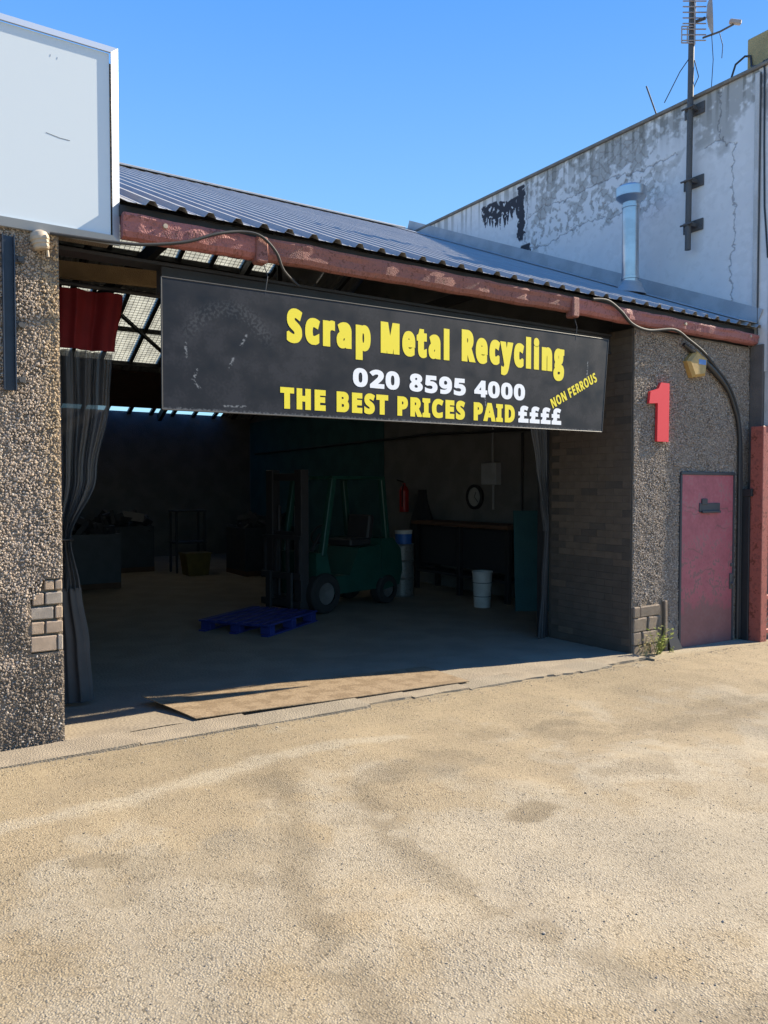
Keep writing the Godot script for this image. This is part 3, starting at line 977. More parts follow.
	for spec in [[-8.25, -8.85, 2.2, 7], [-9.8, -11.0, 2.82, 4], [-11.0, -12.2, 2.82, 4]]:
		var pl: float = (spec[0] - spec[1]) * k1
		var zc: float = (spec[0] + spec[1]) / 2.0
		var pane := MB.new()
		pane.box(Vector3.ZERO, Vector3(pw - 0.06, 0.006, pl - 0.05))
		var wires := MB.new()
		var t := -pl / 2.0 + 0.06
		while t < pl / 2.0:
			wires.box(Vector3(0, -0.012, t), Vector3(pw - 0.06, 0.005, 0.006)); t += 0.085
		t = -pw / 2.0 + 0.075
		while t < pw / 2.0 - 0.03:
			wires.box(Vector3(t, -0.012, 0), Vector3(0.006, 0.006, pl - 0.06)); t += 0.085
		var pane_mesh := pane.mesh()
		var wire_mesh := wires.mesh()
		for i in spec[3]:
			var o := obj("glass_pane", pane_mesh, M.wired_glass, light)
			o.transform = Transform3D(bs, Vector3(spec[2] + pw * (i + 0.5), roof_y(zc) + 0.01, zc))
			obj("wire_mesh", wire_mesh, M.window_frame, o)
		for i in spec[3] + 1:
			b = MB.new()
			var bx: float = spec[2] + pw * i
			b.bar(Vector3(bx, roof_y(spec[0]), spec[0]), Vector3(bx, roof_y(spec[1]), spec[1]), 0.07, 0.07, Vector3(0, 1, -SL).normalized())
			obj("glazing_bar", b, M.window_frame, light)
		b = MB.new()
		b.span(Vector3(spec[2], roof_y(spec[1]) - 0.06, spec[1] - 0.04), Vector3(spec[2] + pw * spec[3], roof_y(spec[1]) + 0.03, spec[1] + 0.04))
		obj("transom", b, M.window_frame, light)
	b = MB.new()
	b.bar(Vector3(5.34, roof_y(-9.8), -9.8), Vector3(5.34, roof_y(-12.2), -12.2), 0.12, 0.08, Vector3(0, 1, -SL).normalized())
	obj("glazing_bar", b, M.window_frame, light)
	for side in [[1.55, 2.2, -8.2, -8.9], [6.54, 7.6, -8.2, -8.9], [1.55, 2.82, -9.75, -12.25], [5.3, 5.62, -9.75, -12.25]]:
		b = MB.new()
		var sm: float = (side[0] + side[1]) / 2.0
		b.bar(Vector3(sm, roof_y(side[2]) + 0.02, side[2]), Vector3(sm, roof_y(side[3]) + 0.02, side[3]), side[1] - side[0] + 0.04, 0.004, Vector3(0, 1, -SL).normalized())
		obj("blanking_sheet", b, M.roof_steel, light)
	# --- walls of the shed
	var gable := [Vector2(14.35, -0.4), Vector2(1.0, -0.4), Vector2(1.0, 3.35), Vector2(0.05, 3.35), Vector2(7.1, 6.48), Vector2(14.35, 3.4)]
	b = MB.new()
	b.prism(gable, Vector3(8.42, 0, 0), Vector3.FORWARD, Vector3.UP, Vector3(0.17, 0, 0))
	obj("party_wall", b, M.inner_wall, u)
	b = MB.new()
	b.span(Vector3(8.405, -0.3, -14.2), Vector3(8.4195, 3.4, -7.6))
	obj("painted_panel", b, M.teal_wall, u)
	b = MB.new()
	b.prism(gable, Vector3(0.72, 0, 0), Vector3.FORWARD, Vector3.UP, Vector3(0.18, 0, 0))
	obj("side_wall", b, M.inner_wall, u)
	b = MB.new()
	b.span(Vector3(0.7, -0.4, -14.5), Vector3(8.6, 3.56, -14.3))
	obj("back_wall", b, M.inner_wall, u)
	var xx := 0.8
	while xx < 8.5:
		b = MB.new()
		b.bar(Vector3(xx, 3.5, -14.34), Vector3(xx, 3.72, -13.8), 0.09, 0.06); xx += 0.55
		obj("eaves_post", b, M.black_steel, u)
	make_gutter(u)

func make_gutter(u: Node3D) -> void:
	var un := noise(FastNoiseLite.TYPE_SIMPLEX, 1.6, 95, 3)
	var g := part("gutter", u)
	# [x0, x1, top0, top1, height0, height1, material]
	for s in [[1.35, 2.31, 3.44, 3.44, 0.16, 0.15, "red_paint"], [2.33, 5.52, 3.452, 3.45, 0.155, 0.135, "red_rust"], [5.54, 8.58, 3.45, 3.425, 0.14, 0.11, "red_paint"]]:
		var b := MB.new()
		var n := 60
		var prof := []
		for i in n + 1:
			var f := float(i) / n
			var x := lerpf(s[0], s[1], f)
			var top := lerpf(s[2], s[3], f) + 0.008 * un.get_noise_2d(x, 3.0)
			var h := lerpf(s[4], s[5], f)
			var dent := 0.014 * un.get_noise_2d(x * 0.9, 9.0)
			var z0 := 0.105 + 0.016 * un.get_noise_2d(x * 1.3, 17.0)
			prof.append([Vector3(x, top, z0 - 0.035), Vector3(x, top, z0 + 0.012), Vector3(x, top - 0.018, z0 + 0.014), Vector3(x, top - h * 0.35, z0 + 0.006 + dent), Vector3(x, top - h * 0.72, z0 + dent * 0.6), Vector3(x, top - h * 0.93, z0 - 0.02), Vector3(x, top - h, z0 - 0.05), Vector3(x, top - h * 0.97, 0.02), Vector3(x, top, 0.02)])
		for i in n:
			for k in 8:
				b.face([prof[i][k], prof[i + 1][k], prof[i + 1][k + 1], prof[i][k + 1]], Vector3(0, 1, 0) if k == 0 else (Vector3(0, 0, -1) if k == 7 else Vector3(0, -0.6 if k > 3 else 0.1, 1)))
		for e in [0, n]:
			b.face([prof[e][0], prof[e][1], prof[e][2], prof[e][3], prof[e][4], prof[e][5], prof[e][6], prof[e][7], prof[e][8]], Vector3(-1 if e == 0 else 1, 0, 0))
		obj("gutter_length", b, M[s[6]], g)
	for x in [2.32, 5.53]:
		var b := MB.new()
		b.span(Vector3(x - 0.045, 3.265, 0.03), Vector3(x + 0.045, 3.455, 0.134), 0.012)
		obj("gutter_joint", b, M.red_rust, g)
	for x in [1.62, 7.2, 8.4]:
		var b := MB.new()
		b.tube([Vector3(x, 3.395, 0.1), Vector3(x, 3.395, 0.13)], 0.016, 8)
		obj("bolt", b, M.cowl, g)

func make_neighbour() -> void:
	var nb := thing("white_building", "neighbouring building with cracked and peeling white painted side wall", "building")
	var b := MB.new()
	# side wall seen over the roof: face with the old paint
	b.face([Vector3(8.6, 3.0, 0.2), Vector3(8.6, 3.0, -7.8), Vector3(8.6, 6.5, -7.8), Vector3(8.6, 6.5, 0.2)], Vector3.LEFT, [Vector2(0, 1), Vector2(1, 1), Vector2(1, 0.125), Vector2(0, 0.125)])
	b.face([Vector3(8.6, 3.0, -7.8), Vector3(8.6, 3.0, -15.8), Vector3(8.6, 6.5, -15.8), Vector3(8.6, 6.5, -7.8)], Vector3.LEFT, [Vector2(1, 1), Vector2(0, 1), Vector2(0, 0.125), Vector2(1, 0.125)])
	obj("painted_side_wall", b, M.old_paint, nb)
	b = MB.new()
	b.span(Vector3(8.604, -0.4, -15.8), Vector3(15.0, 6.496, 0.168))
	obj("wall", b, M.paint_white, nb)
	b = MB.new()
	b.span(Vector3(8.606, 2.37, 0.171), Vector3(9.2, 6.5, 0.292), 0.004)
	obj("corner_strip", b, M.paint_white, nb)
	b = MB.new()
	b.span(Vector3(8.57, -0.4, 0.012), Vector3(9.05, 3.318, 0.17), 0.004)
	obj("corner_pier", b, M.pier_grey, nb)
	b = MB.new()
	b.span(Vector3(8.565, 6.502, -15.8), Vector3(8.85, 6.545, 0.3), 0.008)
	obj("coping", b, M.coping, nb)
	b = MB.new()
	b.span(Vector3(8.85, 6.5, 0.0), Vector3(15.0, 6.56, 0.2), 0.004)
	obj("front_coping", b, M.coping, nb)
	b = MB.new()
	b.span(Vector3(8.72, 6.56, -0.17), Vector3(9.7, 6.98, 0.4), 0.01)
	obj("parapet_block", b, M.tan_block, nb)
	b = MB.new()
	b.tube([Vector3(8.585, 6.44, 0.09), Vector3(8.585, 3.33, 0.09)], 0.008, 6)
	obj("conduit", b, M.cable_grey, nb)
	b = MB.new()
	b.span(Vector3(8.58, 3.33, 0.018), Vector3(8.599, 6.46, 0.075), 0.004)
	obj("cover_strip", b, M.paint_white, nb)
	b = MB.new()
	b.tube([Vector3(8.58, 6.56, 0.12), Vector3(8.585, 6.45, 0.13), Vector3(8.59, 5.6, 0.135), Vector3(8.59, 4.9, 0.15), Vector3(8.59, 4.3, 0.2)], 0.011, 6)
	obj("conduit", b, M.cable, nb)
	# gate beside the corner
	var gt := thing("metal_gate", "red painted metal gate with box post and mesh beside the white building", "gate")
	b = MB.new()
	b.span(Vector3(8.44, -0.2, 0.115), Vector3(8.565, 2.36, 0.27), 0.006)
	obj("gate_post", b, M.gate_red, gt)
	b = MB.new()
	b.span(Vector3(8.41, -0.14, 0.04), Vector3(8.438, 1.62, 0.13), 0.005)
	b.span(Vector3(8.40, 1.55, 0.03), Vector3(8.439, 1.64, 0.16), 0.005)
	obj("hinge_plate", b, M.black_steel, gt)
	var leaf := part("gate_leaf", gt)
	b = MB.new()
	b.span(Vector3(8.58, 1.28, 0.19), Vector3(10.6, 2.34, 0.225), 0.004)
	obj("sheet", b, M.gate_red, leaf)
	for s in [[8.58, 8.63, -0.05, 1.278], [10.55, 10.6, -0.05, 1.278]]:
		b = MB.new()
		b.span(Vector3(s[0], s[2], 0.19), Vector3(s[1], s[3], 0.225), 0.004)
		obj("stile", b, M.gate_red, leaf)
	b = MB.new()
	b.span(Vector3(8.632, -0.05, 0.192), Vector3(10.548, 0.0, 0.223), 0.004)
	b.span(Vector3(8.632, 0.35, 0.192), Vector3(10.548, 0.4, 0.223), 0.004)
	obj("rail", b, M.gate_red, leaf)
	b = MB.new()
	var x := 8.3
	while x < 10.5:
		var c0 := Vector3(maxf(x, 8.64), 0.0 + maxf(0.0, 8.64 - x), 0.205)
		b.bar(c0, Vector3(minf(x + 1.27, 10.54), minf(1.27, 10.54 - x), 0.205), 0.006, 0.006)
		var d0 := Vector3(minf(x + 1.27, 10.54), maxf(0.0, x + 1.27 - 10.54), 0.211)
		b.bar(d0, Vector3(maxf(x, 8.64), minf(1.27, x + 1.27 - 8.64), 0.211), 0.006, 0.006)
		x += 0.06
	stuff(obj("mesh_infill", b, M.gate_red, leaf))
	b = MB.new()
	b.span(Vector3(8.6, 1.6, 0.225), Vector3(8.68, 1.75, 0.24), 0.004)
	b.tube([Vector3(8.64, 1.5, 0.24), Vector3(8.64, 1.85, 0.24)], 0.015, 8)
	obj("hinge", b, M.mast_steel, leaf)

var font_rid: RID
var letter_font: SystemFont
func glyph_polys(ch: String, squeeze: float, grow: float) -> Array:   # [polygons with their holes bridged in, advance]
	var ts := TextServerManager.get_primary_interface()
	var gi := ts.font_get_glyph_index(font_rid, 64, ch.unicode_at(0), 0)
	var d := ts.font_get_glyph_contours(font_rid, 64, gi)
	var adv: float = ts.font_get_glyph_advance(font_rid, 64, gi).x * squeeze + grow * 2.1
	var rings := []
	if d.has("points"):
		var from := 0
		for e in d.contours:
			var p := PackedVector2Array()
			for i in range(from, int(e) + 1):
				var q: Vector3 = d.points[i]
				var w := Vector2(q.x * squeeze, -q.y)
				if p.is_empty() or p[p.size() - 1].distance_to(w) > 0.2:
					p.append(w)
			from = int(e) + 1
			if p.size() > 2:
				rings.append(p)
	var area := func(p: PackedVector2Array) -> float:
		var t := 0.0
		for i in p.size(): t += p[i].cross(p[(i + 1) % p.size()])
		return t
	var outers := []
	var holes := []
	for p in rings:
		var inside := 0
		for q in rings:
			if q != p and Geometry2D.is_point_in_polygon(p[0], q): inside += 1
		for r in Geometry2D.offset_polygon(p, grow if inside % 2 == 0 else -grow * 0.8, Geometry2D.JOIN_MITER):
			if absf(area.call(r)) < 3.0: continue
			(outers if inside % 2 == 0 else holes).append(r)
	var done := []
	for o in outers:
		var poly: PackedVector2Array = o
		if area.call(poly) < 0.0: poly.reverse()
		for h in holes:
			if not Geometry2D.is_point_in_polygon(h[0], o): continue
			var hole: PackedVector2Array = h
			if area.call(hole) > 0.0: hole.reverse()
			var bi := 0
			var bj := 0
			var best := 1e9
			for i in poly.size():
				for j in hole.size():
					var dd := poly[i].distance_squared_to(hole[j])
					if dd < best: best = dd; bi = i; bj = j
			var merged := PackedVector2Array()
			for i in bi + 1: merged.append(poly[i])
			for j in hole.size() + 1: merged.append(hole[(bj + j) % hole.size()])
			for i in range(bi, poly.size()): merged.append(poly[i])
			poly = merged
		done.append(poly)
	return [done, adv]

func word_polys(txt: String, squeeze: float, grow: float) -> Array:
	var out := []
	var x := 0.0
	for ch in txt:
		var g := glyph_polys(ch, squeeze, grow)
		for p in g[0]:
			var q := PackedVector2Array()
			for w in p: q.append(w + Vector2(x, 0))
			out.append(q)
		x += g[1]
	return out

func extent(polys: Array) -> Rect2:
	var r := Rect2(polys[0][0], Vector2.ZERO)
	for p in polys:
		for w in p: r = r.expand(w)
	return r

func fit_text(parent: Node, called: String, txt: String, x0: float, x1: float, y0: float, y1: float, z: float, m: Material, grow := 2.0, rot := 0.0) -> void:
	if letter_font == null:
		letter_font = SystemFont.new()
		letter_font.font_names = PackedStringArray(["Droid Sans"])
		letter_font.font_weight = 700
		font_rid = letter_font.get_rids()[0]
	var plain := extent(word_polys(txt, 1.0, grow))
	var squeeze := ((x1 - x0) / (y1 - y0)) / (plain.size.x / plain.size.y)
	var polys := word_polys(txt, squeeze, grow)
	var r := extent(polys)
	var b := MB.new()
	var sc := Vector2((x1 - x0) / r.size.x, (y1 - y0) / r.size.y)
	for p in polys:
		var q := []
		for w in p: q.append((w - r.get_center()) * sc)
		b.prism(q, Vector3.ZERO, Vector3.RIGHT, Vector3.UP, Vector3(0, 0, 0.0008))
	var o := obj(called, b, m, parent)
	o.position = Vector3((x0 + x1) / 2.0, (y0 + y1) / 2.0, z)
	o.rotation.z = rot

func make_signs() -> void:
	var bn := thing("banner_sign", "long black sign board with yellow and white lettering hung across the doorway", "sign")
	var b := MB.new()
	var zf := 0.1
	var bend := func(x: float) -> float: return zf - 0.05 * pow(maxf(0.0, x - 5.8), 1.5)
	# front face: x 1.598..6.10, slightly shorter at the foot of the right end
	b.grid(64, 8, func(u: float, v: float) -> Vector3:
		var x := lerpf(1.598, lerpf(5.934, 6.018, v), u)
		return Vector3(x, lerpf(lerpf(2.183, 2.202, u), lerpf(3.061, 3.105, u), v), bend.call(x)), func(u: float, v: float) -> Vector2: return Vector2(u, 1.0 - v))
	obj("panel_face", b, M.banner, bn)
	b = MB.new()
	b.grid(64, 2, func(u: float, v: float) -> Vector3:
		var x := lerpf(lerpf(5.932, 6.016, v), 1.600, u)
		return Vector3(x, lerpf(lerpf(2.204, 2.185, u), lerpf(3.103, 3.059, u), v), bend.call(x) - 0.006))
	obj("panel_back", b, M.dark_steel, bn)
	for s in [[Vector3(1.598, 2.179, 0), Vector3(5.936, 2.199, 0)], [Vector3(1.598, 3.064, 0), Vector3(6.018, 3.108, 0)], [Vector3(5.936, 2.199, 0), Vector3(6.020, 3.108, 0)], [Vector3(1.595, 2.179, 0), Vector3(1.595, 3.064, 0)]]:
		b = MB.new()
		var pts := []
		for i in 25:
			var p: Vector3 = s[0].lerp(s[1], i / 24.0)
			p.z = bend.call(p.x) - 0.002
			pts.append(p)
		b.tube(pts, 0.0055, 6)
		obj("edge_trim", b, M.cable_grey, bn)
	var z := zf + 0.0006
	fit_text(bn, "lettering", "Scrap", 2.521, 3.250, 2.651, 2.977, z, M.yellow_print, 3.2)
	fit_text(bn, "lettering", "Metal", 3.345, 4.035, 2.720, 2.987, z, M.yellow_print, 3.2)
	fit_text(bn, "lettering", "Recycling", 4.168, 5.402, 2.651, 3.021, z, M.yellow_print, 3.2)
	fit_text(bn, "lettering", "020 8595 4000", 3.088, 4.903, 2.437, 2.587, z, M.white_print, 2.4)
	fit_text(bn, "lettering", "THE BEST PRICES PAID", 2.466, 4.780, 2.232, 2.395, z, M.yellow_print, 3.2)
	fit_text(bn, "lettering", "££££", 4.824, 5.367, 2.242, 2.395, z, M.white_print, 2.4)
	fit_text(bn, "lettering", "NON FERROUS", 5.204, 5.875, 2.533, 2.627, z, M.yellow_print, 1.0, 0.46)
	for x in [2.35, 5.55]:
		b = MB.new()
		b.tube([Vector3(x, 3.05, 0.097), Vector3(x + 0.02, 3.18, 0.1), Vector3(x - 0.01, 3.3, 0.08)], 0.004, 6)
		obj("hanging_wire", b, M.cable, bn)
	# big blank sign at the left
	var sg := thing("sign_board", "large blank white sign board in an aluminium frame on the left pier", "sign")
	b = MB.new()
	b.span(Vector3(-2.6, 3.3, 0.012), Vector3(1.285, 4.46, 0.042))
	obj("panel", b, M.sign_white, sg)
	var X0 := -2.66
	var X1 := 1.345
	var Y0 := 3.245
	var Y1 := 4.515
	var w := 0.05
	for s in [[[X0, Y0], [X1, Y0], [X1 - w, Y0 + w], [X0 + w, Y0 + w]], [[X0, Y1], [X1, Y1], [X1 - w, Y1 - w], [X0 + w, Y1 - w]], [[X1, Y0], [X1, Y1], [X1 - w, Y1 - w], [X1 - w, Y0 + w]], [[X0, Y0], [X0, Y1], [X0 + w, Y1 - w], [X0 + w, Y0 + w]]]:
		b = MB.new()
		var zo := 0.034
		var zi := 0.058
		var q := [Vector3(s[0][0], s[0][1], zo), Vector3(s[1][0], s[1][1], zo), Vector3(s[2][0], s[2][1], zi), Vector3(s[3][0], s[3][1], zi)]
		b.face(q, Vector3.BACK)
		b.face([q[0], q[1], Vector3(q[1].x, q[1].y, 0.008), Vector3(q[0].x, q[0].y, 0.008)], (q[0] + q[1] - q[2] - q[3]) * Vector3(1, 1, 0))
		b.face([q[2], q[3], Vector3(q[3].x, q[3].y, 0.043), Vector3(q[2].x, q[2].y, 0.043)], (q[2] + q[3] - q[0] - q[1]) * Vector3(1, 1, 0))
		obj("frame", b, M.aluminium, sg)
	# scratches and screw holes on the panel
	for s in [[0.9, 3.862, 0.98, 3.848], [0.98, 3.848, 1.04, 3.846], [0.93, 4.335, 0.933, 4.35], [0.97, 4.33, 0.973, 4.345]]:
		b = MB.new()
		b.bar(Vector3(s[0], s[1], 0.0425), Vector3(s[2], s[3], 0.0425), 0.0025, 0.0015, Vector3.BACK)
		obj("scratch", b, M.flashing if s[1] > 4.0 else M.pier_grey, sg)
	# number one
	var num := [Vector2(0.135, 0.0), Vector2(0.325, 0.0), Vector2(0.33, 0.62), Vector2(0.19, 0.62), Vector2(0.15, 0.555), Vector2(0.02, 0.515), Vector2(0.0, 0.39), Vector2(0.14, 0.40)]
	b = MB.new()
	b.prism(num, Vector3(6.705, 2.14, 0.022), Vector3.RIGHT, Vector3.UP, Vector3(0, 0, 0.03))
	tag(obj("number_plate", b, M.number_red), "large bright red figure 1 fixed to the pebbledash wall", "number sign")
	# alarm box: a squat pentagon
	var al := thing("alarm_box", "small yellowish five-sided alarm box high on the pebbledash wall", "alarm", Vector3(7.5, 3.0, 0.0))
	var pen := []
	var pin := []
	for i in 5:
		var an := deg_to_rad(100.0 + 72.0 * i)
		pen.append(Vector2(cos(an) * 0.19, sin(an) * 0.165))
		pin.append(Vector2(cos(an) * 0.15, sin(an) * 0.13))
	b = MB.new()
	b.prism(pen, Vector3(0, 0, 0.008), Vector3.RIGHT, Vector3.UP, Vector3(0, 0, 0.05))
	for i in 5:
		var j := (i + 1) % 5
		b.face([Vector3(pen[i].x, pen[i].y, 0.058), Vector3(pen[j].x, pen[j].y, 0.058), Vector3(pin[j].x, pin[j].y, 0.085), Vector3(pin[i].x, pin[i].y, 0.085)], Vector3(pen[i].x, pen[i].y, 0.2))
	b.face([Vector3(pin[0].x, pin[0].y, 0.085), Vector3(pin[1].x, pin[1].y, 0.085), Vector3(pin[2].x, pin[2].y, 0.085), Vector3(pin[3].x, pin[3].y, 0.085), Vector3(pin[4].x, pin[4].y, 0.085)], Vector3.BACK)
	obj("cover", b, M.alarm_yellow, al)
	b = MB.new()
	b.span(Vector3(-0.01, 0.0, 0.083), Vector3(0.115, 0.055, 0.088), 0.002)
	obj("badge", b, M.alarm_blue, al)

func sheet_pleated(b: MB, ys: Array, xl: Array, xr: Array, z: float, pleats: float, amp: float, n := 60) -> void:
	b.grid(n, 40, func(u: float, v: float) -> Vector3:
		var f := v * (ys.size() - 1)
		var i := mini(int(f), ys.size() - 2)
		var t := f - i
		var s := t * t * (3.0 - 2.0 * t)
		var y: float = lerpf(ys[i], ys[i + 1], t)
		var a: float = lerpf(xl[i], xl[i + 1], s)
		var c: float = lerpf(xr[i], xr[i + 1], s)
		return Vector3(lerpf(a, c, u) + 0.006 * sin(u * 31.0 + y * 2.0), y, z + amp * sin(u * pleats * TAU + 0.6 * sin(y * 1.7)) + 0.4 * amp * sin(u * pleats * 2.7 * TAU + y)))

func make_curtains() -> void:
	var c := thing("strip_curtain", "red topped clear plastic curtain tied back at the left side of the doorway", "curtain", Vector3.ZERO, "tied back doorway curtains")
	var b := MB.new()
	sheet_pleated(b, [2.72, 3.18], [0.9, 0.9], [1.575, 1.64], -1.03, 2.6, 0.03)
	obj("valance", b, M.valance_red, c)
	b = MB.new()
	sheet_pleated(b, [0.85, 1.25, 1.75, 2.35, 2.715], [1.03, 1.08, 1.02, 0.95, 0.92], [1.29, 1.225, 1.43, 1.545, 1.57], -1.06, 5.0, 0.03)
	obj("clear_panel", b, M.strip_pvc, c)
	b = MB.new()
	sheet_pleated(b, [0.85, 1.25, 1.75, 2.35, 2.715], [1.05, 1.1, 1.05, 0.98, 0.95], [1.27, 1.215, 1.38, 1.46, 1.48], -1.1, 7.0, 0.03)
	obj("clear_panel", b, M.strip_pvc, c)
	b = MB.new()
	sheet_pleated(b, [-0.03, 0.4, 0.87], [1.0, 1.02, 1.03], [1.39, 1.36, 1.3], -1.055, 1.6, 0.018)
	obj("skirt", b, M.skirt, c)
	b = MB.new()
	b.tube([Vector3(1.05, 1.26, -1.0), Vector3(1.14, 1.255, -0.98), Vector3(1.235, 1.25, -1.03), Vector3(1.24, 1.25, -1.12), Vector3(1.05, 1.26, -1.14)], 0.012, 6)
	obj("tie", b, M.cable, c)
	c = thing("strip_curtain", "clear plastic curtain gathered against the right side of the doorway", "curtain", Vector3.ZERO, "tied back doorway curtains")
	b = MB.new()
	sheet_pleated(b, [1.15, 1.5, 1.9, 2.4, 3.15], [6.42, 6.36, 6.28, 6.2, 6.12], [6.47, 6.455, 6.45, 6.44, 6.43], -1.16, 5.0, 0.025)
	obj("clear_panel", b, M.strip_pvc, c)
	b = MB.new()
	sheet_pleated(b, [-0.1, 0.5, 1.17], [6.33, 6.37, 6.42], [6.44, 6.45, 6.47], -1.16, 3.0, 0.02)
	obj("skirt", b, M.skirt, c)

func make_roof_things() -> void:
	# flue
	var f := thing("flue_pipe", "shiny galvanised flue pipe with a drum cowl rising from the roof", "flue", Vector3(8.08, roof_y(-1.33), -1.33))
	var b := MB.new()
	b.lathe(Vector3.ZERO, [[0.0, -0.1], [0.105, -0.1], [0.105, 1.19]], 28)
	obj("pipe", b, M.galvanised, f)
	for y in [0.12, 0.2, 1.1]:
		b = MB.new()
		b.lathe(Vector3.ZERO, [[0.105, y - 0.02], [0.113, y - 0.015], [0.113, y + 0.015], [0.105, y + 0.02]], 28)
		obj("band", b, M.galvanised, f)
	b = MB.new()
	b.lathe(Vector3.ZERO, [[0.107, 1.15], [0.17, 1.2], [0.19, 1.22], [0.19, 1.33], [0.175, 1.345], [0.1, 1.38], [0.0, 1.385]], 28)
	obj("cowl", b, M.galvanised, f)
	b = MB.new()
	b.lathe(Vector3.ZERO, [[0.2, 0.02], [0.14, 0.1], [0.112, 0.16]], 24, Basis(Vector3.RIGHT, 0.2))
	obj("skirt", b, M.flashing, f)
	# aerial mast on the neighbour's wall
	var a := thing("aerial_mast", "rusty aerial mast with television aerial and dish on the white wall", "aerial", Vector3(8.5, 0, -0.78))
	b = MB.new()
	b.tube([Vector3(-0.015, 4.62, 0), Vector3(0.0, 6.2, 0), Vector3(0.015, 7.95, 0)], 0.036, 10)
	obj("pole", b, M.mast_steel, a)
	for y in [4.93, 5.47, 6.36]:
		b = MB.new()
		b.span(Vector3(-0.03, y - 0.025, -0.06), Vector3(0.1, y + 0.025, -0.03), 0.004)
		b.span(Vector3(-0.03, y - 0.025, 0.034), Vector3(0.1, y + 0.025, 0.06), 0.004)
		b.span(Vector3(0.08, y - 0.07, -0.14), Vector3(0.098, y + 0.07, 0.14), 0.003)
		b.tube([Vector3(-0.045, y, -0.09), Vector3(-0.045, y, 0.09)], 0.012, 6)
		obj("wall_bracket", b, M.mast_steel, a)
	var rt := Vector3(0.837, 0, 0.548)
	var yagi := part("television_aerial", a)
	b = MB.new()
	b.tube([Vector3(0, 7.12, 0.05), Vector3(0, 7.95, 0.05)], 0.012, 6)
	obj("boom", b, M.dish, yagi)
	for i in 12:
		b = MB.new()
		var y := 7.17 + i * 0.068
		b.tube([-rt * 0.15 + Vector3(0, y, 0.05), rt * 0.14 + Vector3(0, y, 0.05)], 0.0075, 6)
		obj("element", b, M.dish, yagi)
	b = MB.new()
	for s in [[-0.16, 7.14, -0.16, 7.34], [-0.16, 7.14, -0.02, 7.14], [-0.16, 7.34, -0.02, 7.34], [-0.09, 7.14, -0.09, 7.34]]:
		b.tube([rt * s[0] + Vector3(0, s[1], 0.05), rt * s[2] + Vector3(0, s[3], 0.05)], 0.008, 6)
	obj("reflector", b, M.dish, yagi)
	var dish := part("satellite_dish", a)
	b = MB.new()
	var ax := Vector3(0.56, 0.06, 0.82).normalized()
	var zz := ax.cross(Vector3.UP).normalized()
	var up := zz.cross(ax).normalized()
	var bs := Basis(zz, ax, up)
	b.lathe(rt * 0.13 + Vector3(0, 7.46, 0.06), [[0.0, 0.0], [0.12, 0.018], [0.22, 0.06], [0.235, 0.07], [0.22, 0.068], [0.12, 0.026], [0.0, 0.008]], 24, bs)
	obj("reflector_bowl", b, M.dish, dish)
	b = MB.new()
	var lnb := rt * 0.47 + Vector3(0, 7.36, 0.06)
	b.tube([rt * 0.1 + Vector3(0, 7.2, 0.05), rt * 0.3 + Vector3(0, 7.27, 0.06), lnb], 0.012, 6)
	b.tube([Vector3(0, 7.4, 0), rt * 0.13 + Vector3(0, 7.44, 0.05)], 0.02, 6)
	obj("arm", b, M.mast_steel, dish)
	b = MB.new()
	b.bar(lnb - rt * 0.05 + Vector3(0, 0.035, 0), lnb + rt * 0.09 + Vector3(0, 0.02, 0), 0.05, 0.055, Vector3.UP, 0.008)
	obj("receiver", b, M.dish, dish)
	b = MB.new()
	b.tube([Vector3(0.03, 6.95, 0.03), rt * 0.1 + Vector3(0, 6.75, 0), rt * 0.04 + Vector3(0, 6.62, 0), Vector3(0.12, 6.58, -0.05)], 0.006, 5)
	b.tube([rt * 0.2 + Vector3(0, 7.25, 0.06), rt * 0.26 + Vector3(0, 6.95, 0.02), rt * 0.3 + Vector3(0, 6.55, -0.05)], 0.005, 5)
	b.tube([rt * 0.3 + Vector3(0, 7.25, 0.06), rt * 0.34 + Vector3(0, 7.1, 0.06), rt * 0.33 + Vector3(0, 6.95, 0.06)], 0.005, 5)
	b.tube([-rt * 0.02 + Vector3(0, 7.0, 0.03), -rt * 0.12 + Vector3(0.05, 6.85, -0.05), -rt * 0.2 + Vector3(0.1, 6.55, -0.22)], 0.006, 5)
	obj("wire", b, M.cable, a)
	b = MB.new()
	b.tube([Vector3(8.62, 6.5, -1.35), Vector3(8.6, 6.98, -1.52)], 0.011, 6)
	tag(obj("metal_rod", b, M.mast_steel), "thin leaning metal rod on top of the white wall", "rod")
	b = MB.new()
	b.tube([Vector3(8.63, 6.55, -0.32), Vector3(8.66, 6.72, -0.28), Vector3(8.69, 6.78, -0.18), Vector3(8.71, 6.76, -0.12), Vector3(8.7, 6.63, -0.1), Vector3(8.66, 6.575, 0.0), Vector3(8.6, 6.57, 0.2)], 0.013, 6)
	tag(obj("looped_cable", b, M.cable), "black cable looping up beside the tan parapet block", "cable")

func smooth_path(pts: Array, per := 6) -> Array:
	var c := Curve3D.new()
	for i in pts.size():
		var a: Vector3 = pts[maxi(i - 1, 0)]
		var d: Vector3 = pts[mini(i + 1, pts.size() - 1)]
		var t := (d - a) / 6.0
		c.add_point(pts[i], -t, t)
	var out := []
	for i in pts.size() - 1:
		for k in per:
			out.append(c.sample(i, float(k) / per))
	out.append(pts[pts.size() - 1])
	return out

